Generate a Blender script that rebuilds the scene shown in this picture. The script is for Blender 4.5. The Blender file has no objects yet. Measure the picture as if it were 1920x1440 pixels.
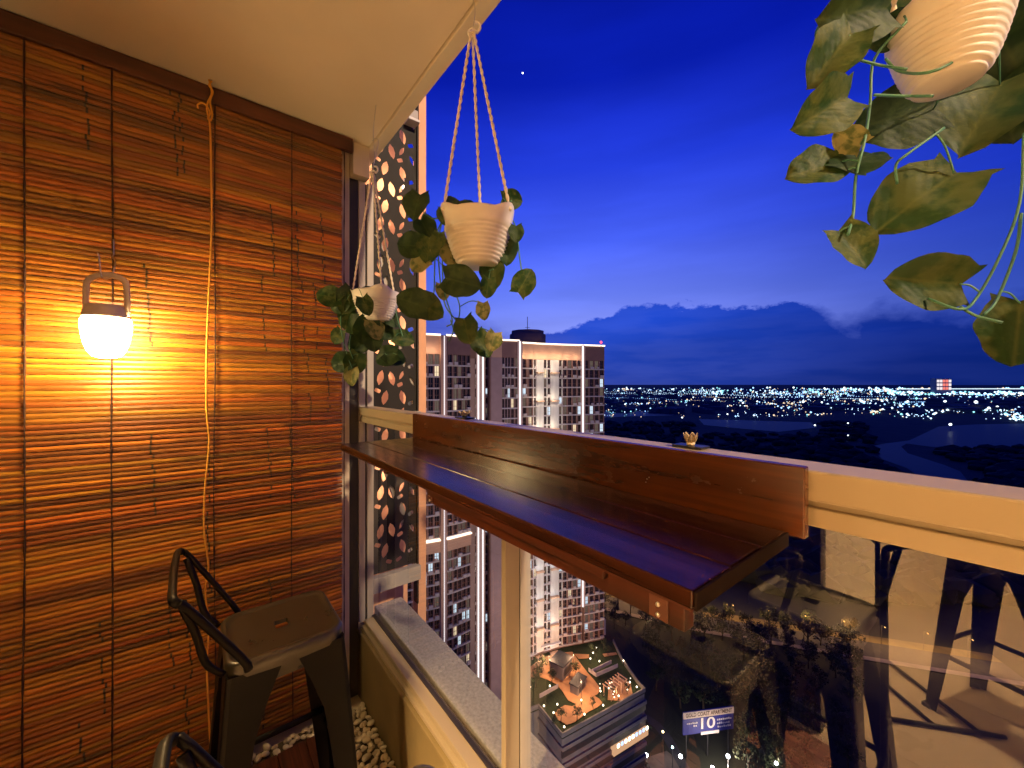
import bpy, bmesh, math, random
from mathutils import Vector, Matrix, Euler, noise as mnoise
R = random.Random(11)
ORD = 'first second third fourth fifth sixth seventh eighth ninth tenth eleventh twelfth thirteenth fourteenth fifteenth sixteenth seventeenth eighteenth nineteenth twentieth twenty-first twenty-second'.split()
sc = bpy.context.scene
COL = sc.collection

# ------------------------------------------------------------------ camera
EYE = 1.48
F = Vector((-0.7837, 0.6211, 0.0)); RT = Vector((0.6211, 0.7837, 0.0)); UP = Vector((0, 0, 1))
cd = bpy.data.cameras.new('camera'); cam = bpy.data.objects.new('camera', cd); COL.objects.link(cam)
cam.location = (0, 0, EYE); cam.rotation_euler = (math.radians(90), 0, math.radians(51.6))
cd.sensor_width = 36; cd.lens = 745 / 1920 * 36; cd.clip_start = 0.02; cd.clip_end = 60000
sc.camera = cam

def ray(px, py):
    return F + RT * ((px - 960) / 745) + UP * ((720 - py) / 745)
def at(px, py, t):                       # point at view depth t (metres)
    return Vector((0, 0, EYE)) + ray(px, py) * t
def at_z(px, py, z):                     # point of a horizontal plane
    d = ray(px, py); return Vector((0, 0, EYE)) + d * ((z - EYE) / d.z)
def at_x(px, py, x):
    d = ray(px, py); return Vector((0, 0, EYE)) + d * (x / d.x)

# ------------------------------------------------------------------ sky
w = bpy.data.worlds.new('World'); sc.world = w; w.use_nodes = True
nt = w.node_tree; nt.nodes.clear()
def N(t, typ, **kw):
    n = t.nodes.new(typ)
    for k, v in kw.items(): setattr(n, k, v)
    return n
def L(t, a, b): t.links.new(a, b)
def math_node(t, op, a, b=None, clamp=False):
    n = N(t, 'ShaderNodeMath', operation=op); n.use_clamp = clamp
    for i, v in enumerate((a, b)):
        if v is None: continue
        if isinstance(v, (int, float)): n.inputs[i].default_value = v
        else: L(t, v, n.inputs[i])
    return n.outputs[0]
def ramp(t, fac, stops, interp='LINEAR'):
    n = N(t, 'ShaderNodeValToRGB'); cr = n.color_ramp; cr.interpolation = interp
    while len(cr.elements) > 1: cr.elements.remove(cr.elements[-1])
    for i, (p, c) in enumerate(stops):
        e = cr.elements[0] if i == 0 else cr.elements.new(p)
        e.position = p
        e.color = (c, c, c, 1) if isinstance(c, (int, float)) else (*c, 1)
    if fac is not None: L(t, fac, n.inputs[0])
    return n.outputs[0]
def mix(t, fac, a, b, blend='MIX'):
    n = N(t, 'ShaderNodeMix', data_type='RGBA', blend_type=blend)
    for i, v in ((0, fac), (6, a), (7, b)):
        if isinstance(v, (int, float)): n.inputs[i].default_value = v
        elif isinstance(v, tuple): n.inputs[i].default_value = (*v, 1)
        else: L(t, v, n.inputs[i])
    return n.outputs[2]
tc = N(nt, 'ShaderNodeTexCoord')
sep = N(nt, 'ShaderNodeSeparateXYZ'); L(nt, tc.outputs['Generated'], sep.inputs[0])
X, Y, Z = sep.outputs
hor = math_node(nt, 'SQRT', math_node(nt, 'ADD', math_node(nt, 'MULTIPLY', X, X), math_node(nt, 'MULTIPLY', Y, Y)))
hor = math_node(nt, 'MAXIMUM', hor, 1e-4)
el = math_node(nt, 'MAXIMUM', Z, 0.0)
# closeness to the direction of the sunset glow
gx, gy = -0.66, 0.751
glow = math_node(nt, 'DIVIDE', math_node(nt, 'ADD', math_node(nt, 'MULTIPLY', X, gx), math_node(nt, 'MULTIPLY', Y, gy)), hor)
glow = math_node(nt, 'POWER', math_node(nt, 'MAXIMUM', glow, 0.0), 6.0)
sky_glow = ramp(nt, el, [(0.0, (.30, .33, .86)), (.12, (.25, .31, .92)), (.21, (.15, .225, .95)), (.33, (.065, .125, .92)), (.47, (.020, .055, .80)), (.60, (.003, .014, .45)), (.8, (.001, .005, .22)), (1, (.001, .004, .16))])
sky_away = ramp(nt, el, [(0.0, (.004, .04, .36)), (.15, (.004, .045, .42)), (.33, (.001, .02, .45)), (.55, (.0008, .006, .32)), (1, (.0008, .003, .15))])
skyc = mix(nt, glow, sky_away, sky_glow)
# cloud bank low over the horizon
phi = math_node(nt, 'ARCTAN2',
    math_node(nt, 'ADD', math_node(nt, 'MULTIPLY', X, RT.x), math_node(nt, 'MULTIPLY', Y, RT.y)),
    math_node(nt, 'ADD', math_node(nt, 'MULTIPLY', X, F.x), math_node(nt, 'MULTIPLY', Y, F.y)))
u = math_node(nt, 'ADD', math_node(nt, 'DIVIDE', phi, math.radians(120)), 0.5, True)
def U(deg): return deg / 120 + 0.5
hts = [(-60, .12), (-12, .185), (-7, .17), (-3, .14), (0, .122), (3, .112), (6, .13), (10, .15), (13, .162), (15.5, .187), (17.5, .196), (20, .182), (23, .18), (26, .178), (30, .17), (33, .167), (36, .166), (37.6, .150), (39, .125), (41, .118), (43, .135), (46, .135), (50, .12), (60, .12)]
top = ramp(nt, u, [(U(a), h * 4) for a, h in hts])
tanel = math_node(nt, 'DIVIDE', Z, hor)
mp = N(nt, 'ShaderNodeMapping'); L(nt, tc.outputs['Generated'], mp.inputs[0]); mp.inputs['Scale'].default_value = (1, 1, 1.6)
n1 = N(nt, 'ShaderNodeTexNoise'); L(nt, mp.outputs[0], n1.inputs['Vector']); n1.inputs['Scale'].default_value = 16; n1.inputs['Detail'].default_value = 8; n1.inputs['Roughness'].default_value = .62
nz = math_node(nt, 'MULTIPLY', math_node(nt, 'SUBTRACT', n1.outputs[0], .5), .085)
edge = math_node(nt, 'SUBTRACT', math_node(nt, 'ADD', math_node(nt, 'DIVIDE', top, 4.0), nz), tanel)
soft = ramp(nt, u, [(0, .05), (U(-1), .05), (U(3), .009), (U(36), .007), (U(40), .05), (1, .06)])
cm = math_node(nt, 'DIVIDE', edge, soft)
cm = math_node(nt, 'ADD', cm, .5, True)
mp2 = N(nt, 'ShaderNodeMapping'); L(nt, tc.outputs['Generated'], mp2.inputs[0]); mp2.inputs['Scale'].default_value = (1, 1, 6)
n2 = N(nt, 'ShaderNodeTexNoise'); L(nt, mp2.outputs[0], n2.inputs['Vector']); n2.inputs['Scale'].default_value = 7; n2.inputs['Detail'].default_value = 7
streak = mix(nt, ramp(nt, u, [(0, 0), (U(-1), 0), (U(4), 1), (1, 1)]), ramp(nt, n2.outputs[0], [(0, .4), (.42, .7), (.6, 1.0), (1, 1.0)]), ramp(nt, n2.outputs[0], [(0, .90), (.45, .95), (.62, 1.0), (1, 1.0)]))
cm = math_node(nt, 'MULTIPLY', cm, streak)
cm = math_node(nt, 'MULTIPLY', cm, ramp(nt, u, [(0, .75), (U(0), .75), (U(5), .95), (1, .95)]))
cloudc = ramp(nt, u, [(0, (.03, .06, .40)), (U(-2), (.045, .08, .58)), (U(10), (.006, .062, .62)), (U(25), (.003, .048, .52)), (U(45), (.001, .022, .29)), (1, (.001, .018, .22))])
cshade = ramp(nt, math_node(nt, 'DIVIDE', tanel, .2), [(0, .55), (.35, .75), (.8, 1.0), (1, 1.1)])
cloudc = mix(nt, 1.0, cloudc, cshade, 'MULTIPLY')
skyc = mix(nt, cm, skyc, cloudc)
# faint high wisps
n3 = N(nt, 'ShaderNodeTexNoise'); L(nt, mp2.outputs[0], n3.inputs['Vector']); n3.inputs['Scale'].default_value = 2.6; n3.inputs['Detail'].default_value = 6
wisp = ramp(nt, n3.outputs[0], [(0, .86), (.4, .95), (.7, 1.12), (1, 1.15)])
skyc = mix(nt, 1.0, skyc, wisp, 'MULTIPLY')
bg = N(nt, 'ShaderNodeBackground'); L(nt, skyc, bg.inputs[0]); bg.inputs[1].default_value = 1.0
wo = N(nt, 'ShaderNodeOutputWorld'); L(nt, bg.outputs[0], wo.inputs[0])

vs = sc.view_settings
vs.view_transform = 'Standard'; vs.look = 'None'; vs.exposure = 0; vs.gamma = 1; vs.use_curve_mapping = False
cy = sc.cycles
cy.use_denoising = True; cy.max_bounces = 8; cy.diffuse_bounces = 4; cy.glossy_bounces = 4; cy.transparent_max_bounces = 12
cy.sample_clamp_indirect = 6; cy.caustics_reflective = False; cy.caustics_refractive = False

# ------------------------------------------------------------------ material helpers
MATS = {}
def mat(name, col, rough=.6, metal=0, noise=0, nscale=20, bump=0, bscale=60, spec=.5, stretch=(1, 1, 1), coat=0, bd=.004):
    m = bpy.data.materials.new(name); m.use_nodes = True; t = m.node_tree
    b = t.nodes['Principled BSDF']
    b.inputs['Base Color'].default_value = (*col, 1); b.inputs['Roughness'].default_value = rough
    b.inputs['Metallic'].default_value = metal; b.inputs['Specular IOR Level'].default_value = spec
    if coat: b.inputs['Coat Weight'].default_value = coat; b.inputs['Coat Roughness'].default_value = .12
    if noise or bump:
        co = N(t, 'ShaderNodeTexCoord'); mpn = N(t, 'ShaderNodeMapping'); L(t, co.outputs['Object'], mpn.inputs[0]); mpn.inputs['Scale'].default_value = stretch
    if noise:
        nn = N(t, 'ShaderNodeTexNoise'); L(t, mpn.outputs[0], nn.inputs['Vector']); nn.inputs['Scale'].default_value = nscale; nn.inputs['Detail'].default_value = 6
        lo = tuple(max(0, c * (1 - noise)) for c in col); hi = tuple(min(1, c * (1 + noise)) for c in col)
        L(t, ramp(t, nn.outputs[0], [(.3, lo), (.7, hi)]), b.inputs['Base Color'])
        rr = N(t, 'ShaderNodeMapRange'); L(t, nn.outputs[0], rr.inputs[0]); rr.inputs[3].default_value = max(.02, rough - .1); rr.inputs[4].default_value = min(1, rough + .12)
        L(t, rr.outputs[0], b.inputs['Roughness'])
    if bump:
        bn = N(t, 'ShaderNodeTexNoise'); L(t, mpn.outputs[0], bn.inputs['Vector']); bn.inputs['Scale'].default_value = bscale; bn.inputs['Detail'].default_value = 5
        bp = N(t, 'ShaderNodeBump'); bp.inputs['Strength'].default_value = bump; bp.inputs['Distance'].default_value = bd
        L(t, bn.outputs[0], bp.inputs['Height']); L(t, bp.outputs[0], b.inputs['Normal'])
    MATS[name] = m; return m
def emis(name, col, s, sample=False):
    m = bpy.data.materials.new(name); m.use_nodes = True; t = m.node_tree; t.nodes.clear()
    e = N(t, 'ShaderNodeEmission'); e.inputs[0].default_value = (*col, 1); e.inputs[1].default_value = s
    o = N(t, 'ShaderNodeOutputMaterial'); L(t, e.outputs[0], o.inputs[0])
    if not sample: m.cycles.emission_sampling = 'NONE'
    MATS[name] = m; return m

# ------------------------------------------------------------------ geometry helpers
def finish(bm, name, m=None, parent=None, smooth=False, loc=None):
    me = bpy.data.meshes.new(name); bm.normal_update(); bm.to_mesh(me); bm.free()
    return link(me, name, m, parent, smooth, loc)
def link(me, name, m=None, parent=None, smooth=False, loc=None):
    if m is not None and not me.materials:
        for mm in (m if isinstance(m, (list, tuple)) else [m]): me.materials.append(mm)
    if smooth: me.polygons.foreach_set('use_smooth', [True] * len(me.polygons))
    o = bpy.data.objects.new(name, me); COL.objects.link(o)
    if loc is not None: o.location = loc
    if parent is not None: o.parent = parent
    return o
def tag(o, label=None, cat=None, group=None, kind=None):
    if label: o['label'] = label
    if cat: o['category'] = cat
    if group: o['group'] = group
    if kind: o['kind'] = kind
    return o
def empty(name, loc=(0, 0, 0), rz=0, label=None, cat=None, group=None):
    o = bpy.data.objects.new(name, None); COL.objects.link(o); o.location = loc; o.rotation_euler = (0, 0, rz)
    o.empty_display_size = .05
    return tag(o, label, cat, group)
def box(bm, a, b, mi=0, bev=0):
    a = Vector(a); b = Vector(b)
    lo = Vector((min(a.x, b.x), min(a.y, b.y), min(a.z, b.z))); hi = Vector((max(a.x, b.x), max(a.y, b.y), max(a.z, b.z)))
    vs_ = [bm.verts.new((x, y, z)) for z in (lo.z, hi.z) for y in (lo.y, hi.y) for x in (lo.x, hi.x)]
    fs = [bm.faces.new([vs_[i] for i in q]) for q in ((0, 2, 3, 1), (4, 5, 7, 6), (0, 1, 5, 4), (2, 6, 7, 3), (0, 4, 6, 2), (1, 3, 7, 5))]
    for f in fs: f.material_index = mi
    if bev:
        es = list({e for f in fs for e in f.edges})
        bmesh.ops.bevel(bm, geom=es, offset=bev, segments=2, profile=.5, affect='EDGES')
    return fs
def obox(bm, c, ux, uy, sx, sy, sz, mi=0):
    """box: centre-bottom c, unit axes ux uy, sizes"""
    c = Vector(c); ux = Vector(ux); uy = Vector(uy)
    vs_ = []
    for z in (0, sz):
        for j in (-.5, .5):
            for i in (-.5, .5):
                vs_.append(bm.verts.new(c + ux * (sx * i) + uy * (sy * j) + UP * z))
    for q in ((0, 2, 3, 1), (4, 5, 7, 6), (0, 1, 5, 4), (2, 6, 7, 3), (0, 4, 6, 2), (1, 3, 7, 5)):
        f = bm.faces.new([vs_[i] for i in q]); f.material_index = mi
def prism(bm, pts, z0, z1, mi=0):
    n = len(pts)
    lo = [bm.verts.new((p[0], p[1], z0)) for p in pts]; hi = [bm.verts.new((p[0], p[1], z1)) for p in pts]
    fs = [bm.faces.new(lo[::-1]), bm.faces.new(hi)]
    for i in range(n): fs.append(bm.faces.new((lo[i], lo[(i + 1) % n], hi[(i + 1) % n], hi[i])))
    for f in fs: f.material_index = mi
    bmesh.ops.recalc_face_normals(bm, faces=fs)
def smooth_path(pts, n=8):
    pts = [Vector(p) for p in pts]
    if len(pts) < 3: return pts
    out = []
    P = [pts[0] * 2 - pts[1]] + pts + [pts[-1] * 2 - pts[-2]]
    for i in range(1, len(P) - 2):
        p0, p1, p2, p3 = P[i - 1:i + 3]
        for k in range(n):
            t = k / n
            out.append(.5 * ((2 * p1) + (p2 - p0) * t + (2 * p0 - 5 * p1 + 4 * p2 - p3) * t * t + (3 * p1 - p0 - 3 * p2 + p3) * t ** 3))
    out.append(pts[-1]); return out
def tube(bm, pts, r, seg=8, mi=0, flat=1.0, cap=True, up=None):
    pts = [Vector(p) for p in pts]; rings = []
    prev = None
    for i, p in enumerate(pts):
        d = (pts[min(i + 1, len(pts) - 1)] - pts[max(i - 1, 0)]).normalized()
        if prev is None:
            a = Vector((0, 0, 1)) if abs(d.z) < .9 else Vector((1, 0, 0))
            if up is not None: a = Vector(up)
            s = d.cross(a).normalized()
        else:
            s = (prev - d * prev.dot(d)).normalized()
        prev = s; q = s.cross(d)
        rr = r(i / max(1, len(pts) - 1)) if callable(r) else r
        rings.append([bm.verts.new(p + s * (math.cos(k * 2 * math.pi / seg) * rr) + q * (math.sin(k * 2 * math.pi / seg) * rr * flat)) for k in range(seg)])
    for a, b in zip(rings, rings[1:]):
        for k in range(seg):
            f = bm.faces.new((a[k], a[(k + 1) % seg], b[(k + 1) % seg], b[k])); f.material_index = mi; f.smooth = True
    if cap:
        f = bm.faces.new(rings[0][::-1]); f.material_index = mi
        f = bm.faces.new(rings[-1]); f.material_index = mi
def lathe(bm, prof, seg=24, c=(0, 0, 0), mi=0, wob=None):
    c = Vector(c); rings = []
    for j, (r, z) in enumerate(prof):
        ring = []
        for k in range(seg):
            a = 2 * math.pi * k / seg; rr, zz = (r, z) if wob is None else wob(j, a, r, z)
            ring.append(bm.verts.new(c + Vector((math.cos(a) * rr, math.sin(a) * rr, zz))))
        rings.append(ring)
    for a, b in zip(rings, rings[1:]):
        for k in range(seg):
            f = bm.faces.new((a[k], a[(k + 1) % seg], b[(k + 1) % seg], b[k])); f.material_index = mi; f.smooth = True
    for ring, rev in ((rings[0], True), (rings[-1], False)):
        try:
            f = bm.faces.new(ring[::-1] if rev else ring); f.material_index = mi
        except ValueError: pass
def B(): return bmesh.new()

# ------------------------------------------------------------------ materials
M_ceil = mat('ceiling paint', (.84, .74, .56), .75, noise=.05, nscale=3, bump=.15, bscale=90, bd=.002)
M_fascia = mat('fascia paint', (.78, .70, .55), .7, noise=.05, nscale=6, bump=.12, bscale=70, bd=.002)
M_cream = mat('cream powder coat', (.325, .27, .185), .42, noise=.02, nscale=3, bump=.05, bscale=200, bd=.001)
M_kerb = mat('kerb paint', (.215, .165, .075), .6, noise=.15, nscale=7, bump=.2, bscale=60, bd=.002)
M_grey = mat('grey aluminium', (.42, .39, .35), .45, noise=.08, nscale=12, bump=.05, bscale=150, bd=.001)
M_dark = mat('dark panel', (.022, .018, .015), .55, noise=.3, nscale=8)
M_ledge = mat('wet concrete', (.30, .295, .275), .5, noise=.24, nscale=85, bump=.8, bscale=160, bd=.003)
M_salmon = mat('salmon render', (.80, .44, .26), .8, noise=.07, nscale=10, bump=.2, bscale=90, bd=.003)
M_screen = mat('charcoal screen metal', (.013, .011, .008), .7, noise=.2, nscale=30)
M_black = mat('black stool metal', (.006, .0055, .0045), .42, metal=.0, noise=.2, nscale=30, spec=.16, bump=.04, bscale=300, bd=.001)
M_seat = mat('black seat with sheen tint', (.034, .029, .016), .30, noise=.12, nscale=14, spec=.9, bump=.05, bscale=300, bd=.001)  # lighter than the legs: ceiling sheen put into the seat colour
M_cord = mat('yellow cord', (.85, .42, .05), .7)
M_rope = mat('cotton rope', (.80, .72, .58), .8, bump=.4, bscale=500, bd=.001)
M_darkcord = mat('dark brown cord', (.035, .010, .006), .8)
M_pot = mat('white glazed pot', (.78, .75, .70), .32, noise=.04, nscale=20, bump=.05, bscale=200, bd=.001)
M_soil = mat('potting soil', (.03, .02, .012), .9, bump=.6, bscale=90)
M_vine = mat('vine stem', (.045, .16, .10), .5)
M_steel = mat('steel', (.6, .57, .52), .3, metal=1)
M_pebble = [mat('pebble a', (.66, .56, .40), .5, noise=.12, nscale=30), mat('pebble b', (.74, .65, .50), .45, noise=.1, nscale=30), mat('pebble c', (.55, .45, .30), .55, noise=.15, nscale=30)]
M_gritbed = mat('grit', (.10, .075, .045), .9, bump=.8, bscale=120)
M_tile = mat('marble floor tile', (.62, .52, .40), .3, noise=.12, nscale=2.2, bump=.02, bscale=30)
M_wallin = mat('interior wall paint', (.62, .54, .42), .8, noise=.03, nscale=4)
M_lampbody = mat('lantern plastic', (.76, .62, .50), .45)
M_bulb = emis('lantern glow', (1, .70, .31), 135, True)
M_header = mat('blind header wood', (.075, .022, .010), .5, noise=.4, nscale=30, stretch=(1, .1, 1), bump=.2)

def wood(name, col, rough, axis=0, scale=1.0, spec=.5):
    m = bpy.data.materials.new(name); m.use_nodes = True; t = m.node_tree; b = t.nodes['Principled BSDF']
    co = N(t, 'ShaderNodeTexCoord'); oi = N(t, 'ShaderNodeObjectInfo')
    va = N(t, 'ShaderNodeVectorMath', operation='ADD'); L(t, co.outputs['Object'], va.inputs[0])
    cx = N(t, 'ShaderNodeCombineXYZ')
    for i in range(3): L(t, math_node(t, 'MULTIPLY', oi.outputs['Random'], 7.0 + i), cx.inputs[i])
    L(t, cx.outputs[0], va.inputs[1])
    mpn = N(t, 'ShaderNodeMapping'); L(t, va.outputs[0], mpn.inputs[0])
    s = [60 * scale] * 3; s[axis] = 3.0 * scale; mpn.inputs['Scale'].default_value = s
    g = N(t, 'ShaderNodeTexNoise'); L(t, mpn.outputs[0], g.inputs['Vector']); g.inputs['Scale'].default_value = 1; g.inputs['Detail'].default_value = 9; g.inputs['Distortion'].default_value = .7
    L(t, ramp(t, g.outputs[0], [(.28, tuple(c * .38 for c in col)), (.5, col), (.72, tuple(c * 1.7 for c in col))]), b.inputs['Base Color'])
    rr = N(t, 'ShaderNodeMapRange'); L(t, g.outputs[0], rr.inputs[0]); rr.inputs[3].default_value = rough + .1; rr.inputs[4].default_value = max(.04, rough - .07)
    w_ = N(t, 'ShaderNodeTexNoise'); L(t, va.outputs[0], w_.inputs['Vector']); w_.inputs['Scale'].default_value = 26; w_.inputs['Detail'].default_value = 8
    wear = N(t, 'ShaderNodeMapRange'); L(t, w_.outputs[0], wear.inputs[0]); wear.inputs[1].default_value = .35; wear.inputs[2].default_value = .75; wear.inputs[3].default_value = -.01; wear.inputs[4].default_value = .05
    L(t, math_node(t, 'ADD', rr.outputs[0], wear.outputs[0], True), b.inputs['Roughness'])
    bp = N(t, 'ShaderNodeBump'); bp.inputs['Strength'].default_value = .10; bp.inputs['Distance'].default_value = .0008; L(t, g.outputs[0], bp.inputs['Height']); L(t, bp.outputs[0], b.inputs['Normal'])
    b.inputs['Specular IOR Level'].default_value = spec
    return m
M_shelf = wood('dark varnished wood', (.026, .008, .004), .17, spec=.20)
M_board = wood('brown varnished wood', (.052, .0135, .003), .22, spec=.6)
M_apron = wood('red brown wood', (.042, .0095, .003), .42, spec=.3)
M_deck = wood('deck wood', (.085, .022, .009), .5)

# leaf material: green with pale variegation
def leaf_mat(name, c0, c1, amount):
    m = bpy.data.materials.new(name); m.use_nodes = True; t = m.node_tree; b = t.nodes['Principled BSDF']
    co = N(t, 'ShaderNodeTexCoord'); oi = N(t, 'ShaderNodeObjectInfo')
    n_ = N(t, 'ShaderNodeTexNoise', noise_dimensions='4D'); L(t, co.outputs['Object'], n_.inputs['Vector']); n_.inputs['Scale'].default_value = 3.2; n_.inputs['Detail'].default_value = 5
    L(t, math_node(t, 'MULTIPLY', oi.outputs['Random'], 40), n_.inputs['W'])
    sp = N(t, 'ShaderNodeSeparateXYZ'); L(t, co.outputs['Object'], sp.inputs[0])
    rib = math_node(t, 'SUBTRACT', 1, math_node(t, 'MULTIPLY', math_node(t, 'ABSOLUTE', sp.outputs[0]), 28), True)
    base = mix(t, ramp(t, n_.outputs[0], [(.5 - amount * .12, 0.0), (.62 - amount * .12, amount)]), c0, c1)
    L(t, mix(t, math_node(t, 'MULTIPLY', rib, .5), base, c1), b.inputs['Base Color'])
    b.inputs['Roughness'].default_value = .55; b.inputs['Specular IOR Level'].default_value = .22
    ph_ = math_node(t, 'MULTIPLY', math_node(t, 'ADD', sp.outputs[1], math_node(t, 'MULTIPLY', math_node(t, 'ABSOLUTE', sp.outputs[0]), -1.1)), 46)
    bpv = N(t, 'ShaderNodeBump'); bpv.inputs['Strength'].default_value = .25; bpv.inputs['Distance'].default_value = .012; L(t, math_node(t, 'ADD', math_node(t, 'MULTIPLY', math_node(t, 'SINE', ph_), .03), n_.outputs[0]), bpv.inputs['Height']); L(t, bpv.outputs[0], b.inputs['Normal'])
    tr = N(t, 'ShaderNodeBsdfTranslucent'); L(t, base, tr.inputs[0]); ms = N(t, 'ShaderNodeMixShader'); ms.inputs[0].default_value = .18
    L(t, b.outputs[0], ms.inputs[1]); L(t, tr.outputs[0], ms.inputs[2]); L(t, ms.outputs[0], t.nodes['Material Output'].inputs[0])
    return m
M_leaf = [leaf_mat('leaf green', (.012, .042, .009), (.085, .105, .028), .5), leaf_mat('leaf dark', (.008, .030, .010), (.045, .08, .024), .4), leaf_mat('leaf pale', (.07, .10, .026), (.28, .26, .10), .7)]

# ------------------------------------------------------------------ balcony shell
XW, ZC = -1.88, 2.60
b = B(); box(b, (-3.2, -.60, -.25), (2.3, .62, -.004))
floor = tag(finish(b, 'floor', M_tile), kind='structure')
b = B()
for i in range(9):
    for j in range(8):
        x0 = -1.75 + i * .6; y0 = -5.05 + j * .6
        if x0 > 3.2: continue
        box(b, (x0 + .002, y0 + .002, -.02), (x0 + .598, min(y0 + .598, -.603), 0), bev=0)
for i in range(9):
    x0 = -1.75 + i * .6
    if -.6 < x0 < 2.8: box(b, (max(x0, -.27) + .002, -.596, -.003), (x0 + .598, .44, 0))
room_floor = tag(finish(b, 'room_floor', M_tile), kind='structure')
b = B()
box(b, (-3.2, -5.1, ZC), (3.8, .636, ZC + .22))
tag(finish(b, 'ceiling', M_ceil), kind='structure')
b = B()
box(b, (-3.2, .640, ZC - .012), (3.8, .69, ZC + .25), bev=.003)
tag(finish(b, 'ceiling_edge_beam', M_fascia), kind='structure')
b = B(); box(b, (-1.99, -.75, 0), (-1.935, .56, ZC - .002))
tag(finish(b, 'wall', M_wallin), kind='structure')
b = B()
box(b, (-1.93, -.79, 0.002), (-.505, -.72, ZC - .002))
tag(finish(b, 'wall', M_dark), kind='structure')
b = B(); box(b, (-.56, -5.1, -.02), (-.51, -.795, ZC - .002)); box(b, (-.505, -5.15, -.02), (3.7, -5.05, ZC - .002)); box(b, (3.65, -5.04, -.02), (3.75, .55, ZC - .002))
tag(finish(b, 'room_wall', M_wallin), kind='structure')
# kerb wall under the glass
b = B()
box(b, (-2.3, .602, -.2), (3.6, .70, .305))
box(b, (-2.3, .596, .3052), (3.6, .70, .3175), bev=.003)
tag(finish(b, 'kerb_wall', M_kerb), kind='structure')
b = B(); box(b, (-2.02, .706, .10), (3.6, .85, .352), bev=.004)
for i in range(1, 6): pass
ledge = tag(finish(b, 'outer_ledge', M_ledge), kind='structure')

# ------------------------------------------------------------------ glass railing
rail = empty('glass_railing', (-1.9, .64, .34), label='cream metal railing with glass panes along the balcony edge', cat='railing')
def rp(bm, name, m, smooth=False):
    bmesh.ops.translate(bm, verts=bm.verts, vec=-Vector((-1.9, .64, .34)))
    return finish(bm, name, m, rail, smooth)
b = B(); box(b, (-1.93, .600, 1.334), (3.6, .676, 1.372), bev=.003); rp(b, 'top_rail', M_cream)
b = B(); box(b, (-1.93, .612, 1.3255), (3.6, .672, 1.3337)); box(b, (-1.93, .605, 1.301), (3.6, .674, 1.3252), bev=.002); rp(b, 'lower_lip', M_cream)
b = B(); box(b, (-1.92, .610, .318), (3.6, .69, .334), bev=.002); box(b, (-1.92, .624, .3345), (3.6, .684, .356), bev=.002); rp(b, 'bottom_rail', M_cream)
b = B(); box(b, (-.803, .602, .357), (-.7855, .647, 1.3005), bev=.0012); rp(b, 'mullion', M_cream)
b = B(); box(b, (-.801, .6473, .357), (-.7885, .651, 1.3005)); rp(b, 'mullion_gasket', M_dark)
b = B(); box(b, (-.802, .6513, .357), (-.7865, .686, 1.3005), bev=.001); rp(b, 'mullion_back', M_grey)
b = B(); box(b, (-1.975, .604, .34), (-1.935, .634, 2.45), bev=.002); rp(b, 'end_post', M_grey)
b = B(); box(b, (-1.985, .645, .34), (-1.94, .676, 2.45), bev=.002); rp(b, 'end_post', M_grey)
b = B(); box(b, (-1.98, .6345, .34), (-1.955, .6445, 2.45)); rp(b, 'post_gasket', M_dark)
b = B(); box(b, (-1.93, .665, .3563), (3.6, .684, .3605)); box(b, (-1.93, .655, 1.2975), (-.802, .684, 1.3005)); box(b, (-.769, .655, 1.2975), (3.6, .684, 1.3005)); rp(b, 'glass_seal', M_dark)
mg = bpy.data.materials.new('coated glass'); mg.use_nodes = True; t = mg.node_tree; t.nodes.clear()
tr = N(t, 'ShaderNodeBsdfTransparent'); tr.inputs[0].default_value = (.95, .96, .95, 1)
gl = N(t, 'ShaderNodeBsdfGlossy'); gl.inputs['Roughness'].default_value = 0.0
fr = N(t, 'ShaderNodeFresnel'); fr.inputs[0].default_value = 1.45
fac = math_node(t, 'ADD', math_node(t, 'MULTIPLY', fr.outputs[0], .35), .135, True)
ms = N(t, 'ShaderNodeMixShader'); L(t, fac, ms.inputs[0]); L(t, tr.outputs[0], ms.inputs[1]); L(t, gl.outputs[0], ms.inputs[2])
mo = N(t, 'ShaderNodeOutputMaterial'); L(t, ms.outputs[0], mo.inputs[0])
M_glass = mg
for x0, x1 in ((-1.935, -.795), (-.795, 3.6)):
    b = B(); v = [b.verts.new(p) for p in ((x0, .672, .345), (x1, .672, .345), (x1, .672, 1.31), (x0, .672, 1.31))]; b.faces.new(v)
    rp(b, 'glass_pane', M_glass)
b = B(); box(b, (-3.0, .565, 2.452), (-1.89, .638, 2.598)); tag(finish(b, 'wall_beam', M_wallin), kind='structure')
b = B(); box(b, (-2.02, .562, .0), (-1.94, .602, 2.45)); tag(finish(b, 'wall', M_dark), kind='structure')

# ------------------------------------------------------------------ bamboo blind
blind = empty('bamboo_blind', (XW, .047, ZC), label='brown bamboo slat blind hanging from the ceiling on the balcony end wall', cat='blind')
BO = Vector((XW, .047, ZC))
mb = bpy.data.materials.new('bamboo slat'); mb.use_nodes = True; t = mb.node_tree; pb = t.nodes['Principled BSDF']
ca = N(t, 'ShaderNodeVertexColor'); ca.layer_name = 'tone'
co = N(t, 'ShaderNodeTexCoord'); mpn = N(t, 'ShaderNodeMapping'); L(t, co.outputs['Object'], mpn.inputs[0]); mpn.inputs['Scale'].default_value = (200, 5, 320)
gn = N(t, 'ShaderNodeTexNoise'); L(t, mpn.outputs[0], gn.inputs['Vector']); gn.inputs['Scale'].default_value = 1; gn.inputs['Detail'].default_value = 6
L(t, mix(t, 1.0, ca.outputs[0], ramp(t, gn.outputs[0], [(.3, .80), (.5, 1.0), (.7, 1.18)]), 'MULTIPLY'), pb.inputs['Base Color'])
pb.inputs['Roughness'].default_value = .42; pb.inputs['Specular IOR Level'].default_value = .5
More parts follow.
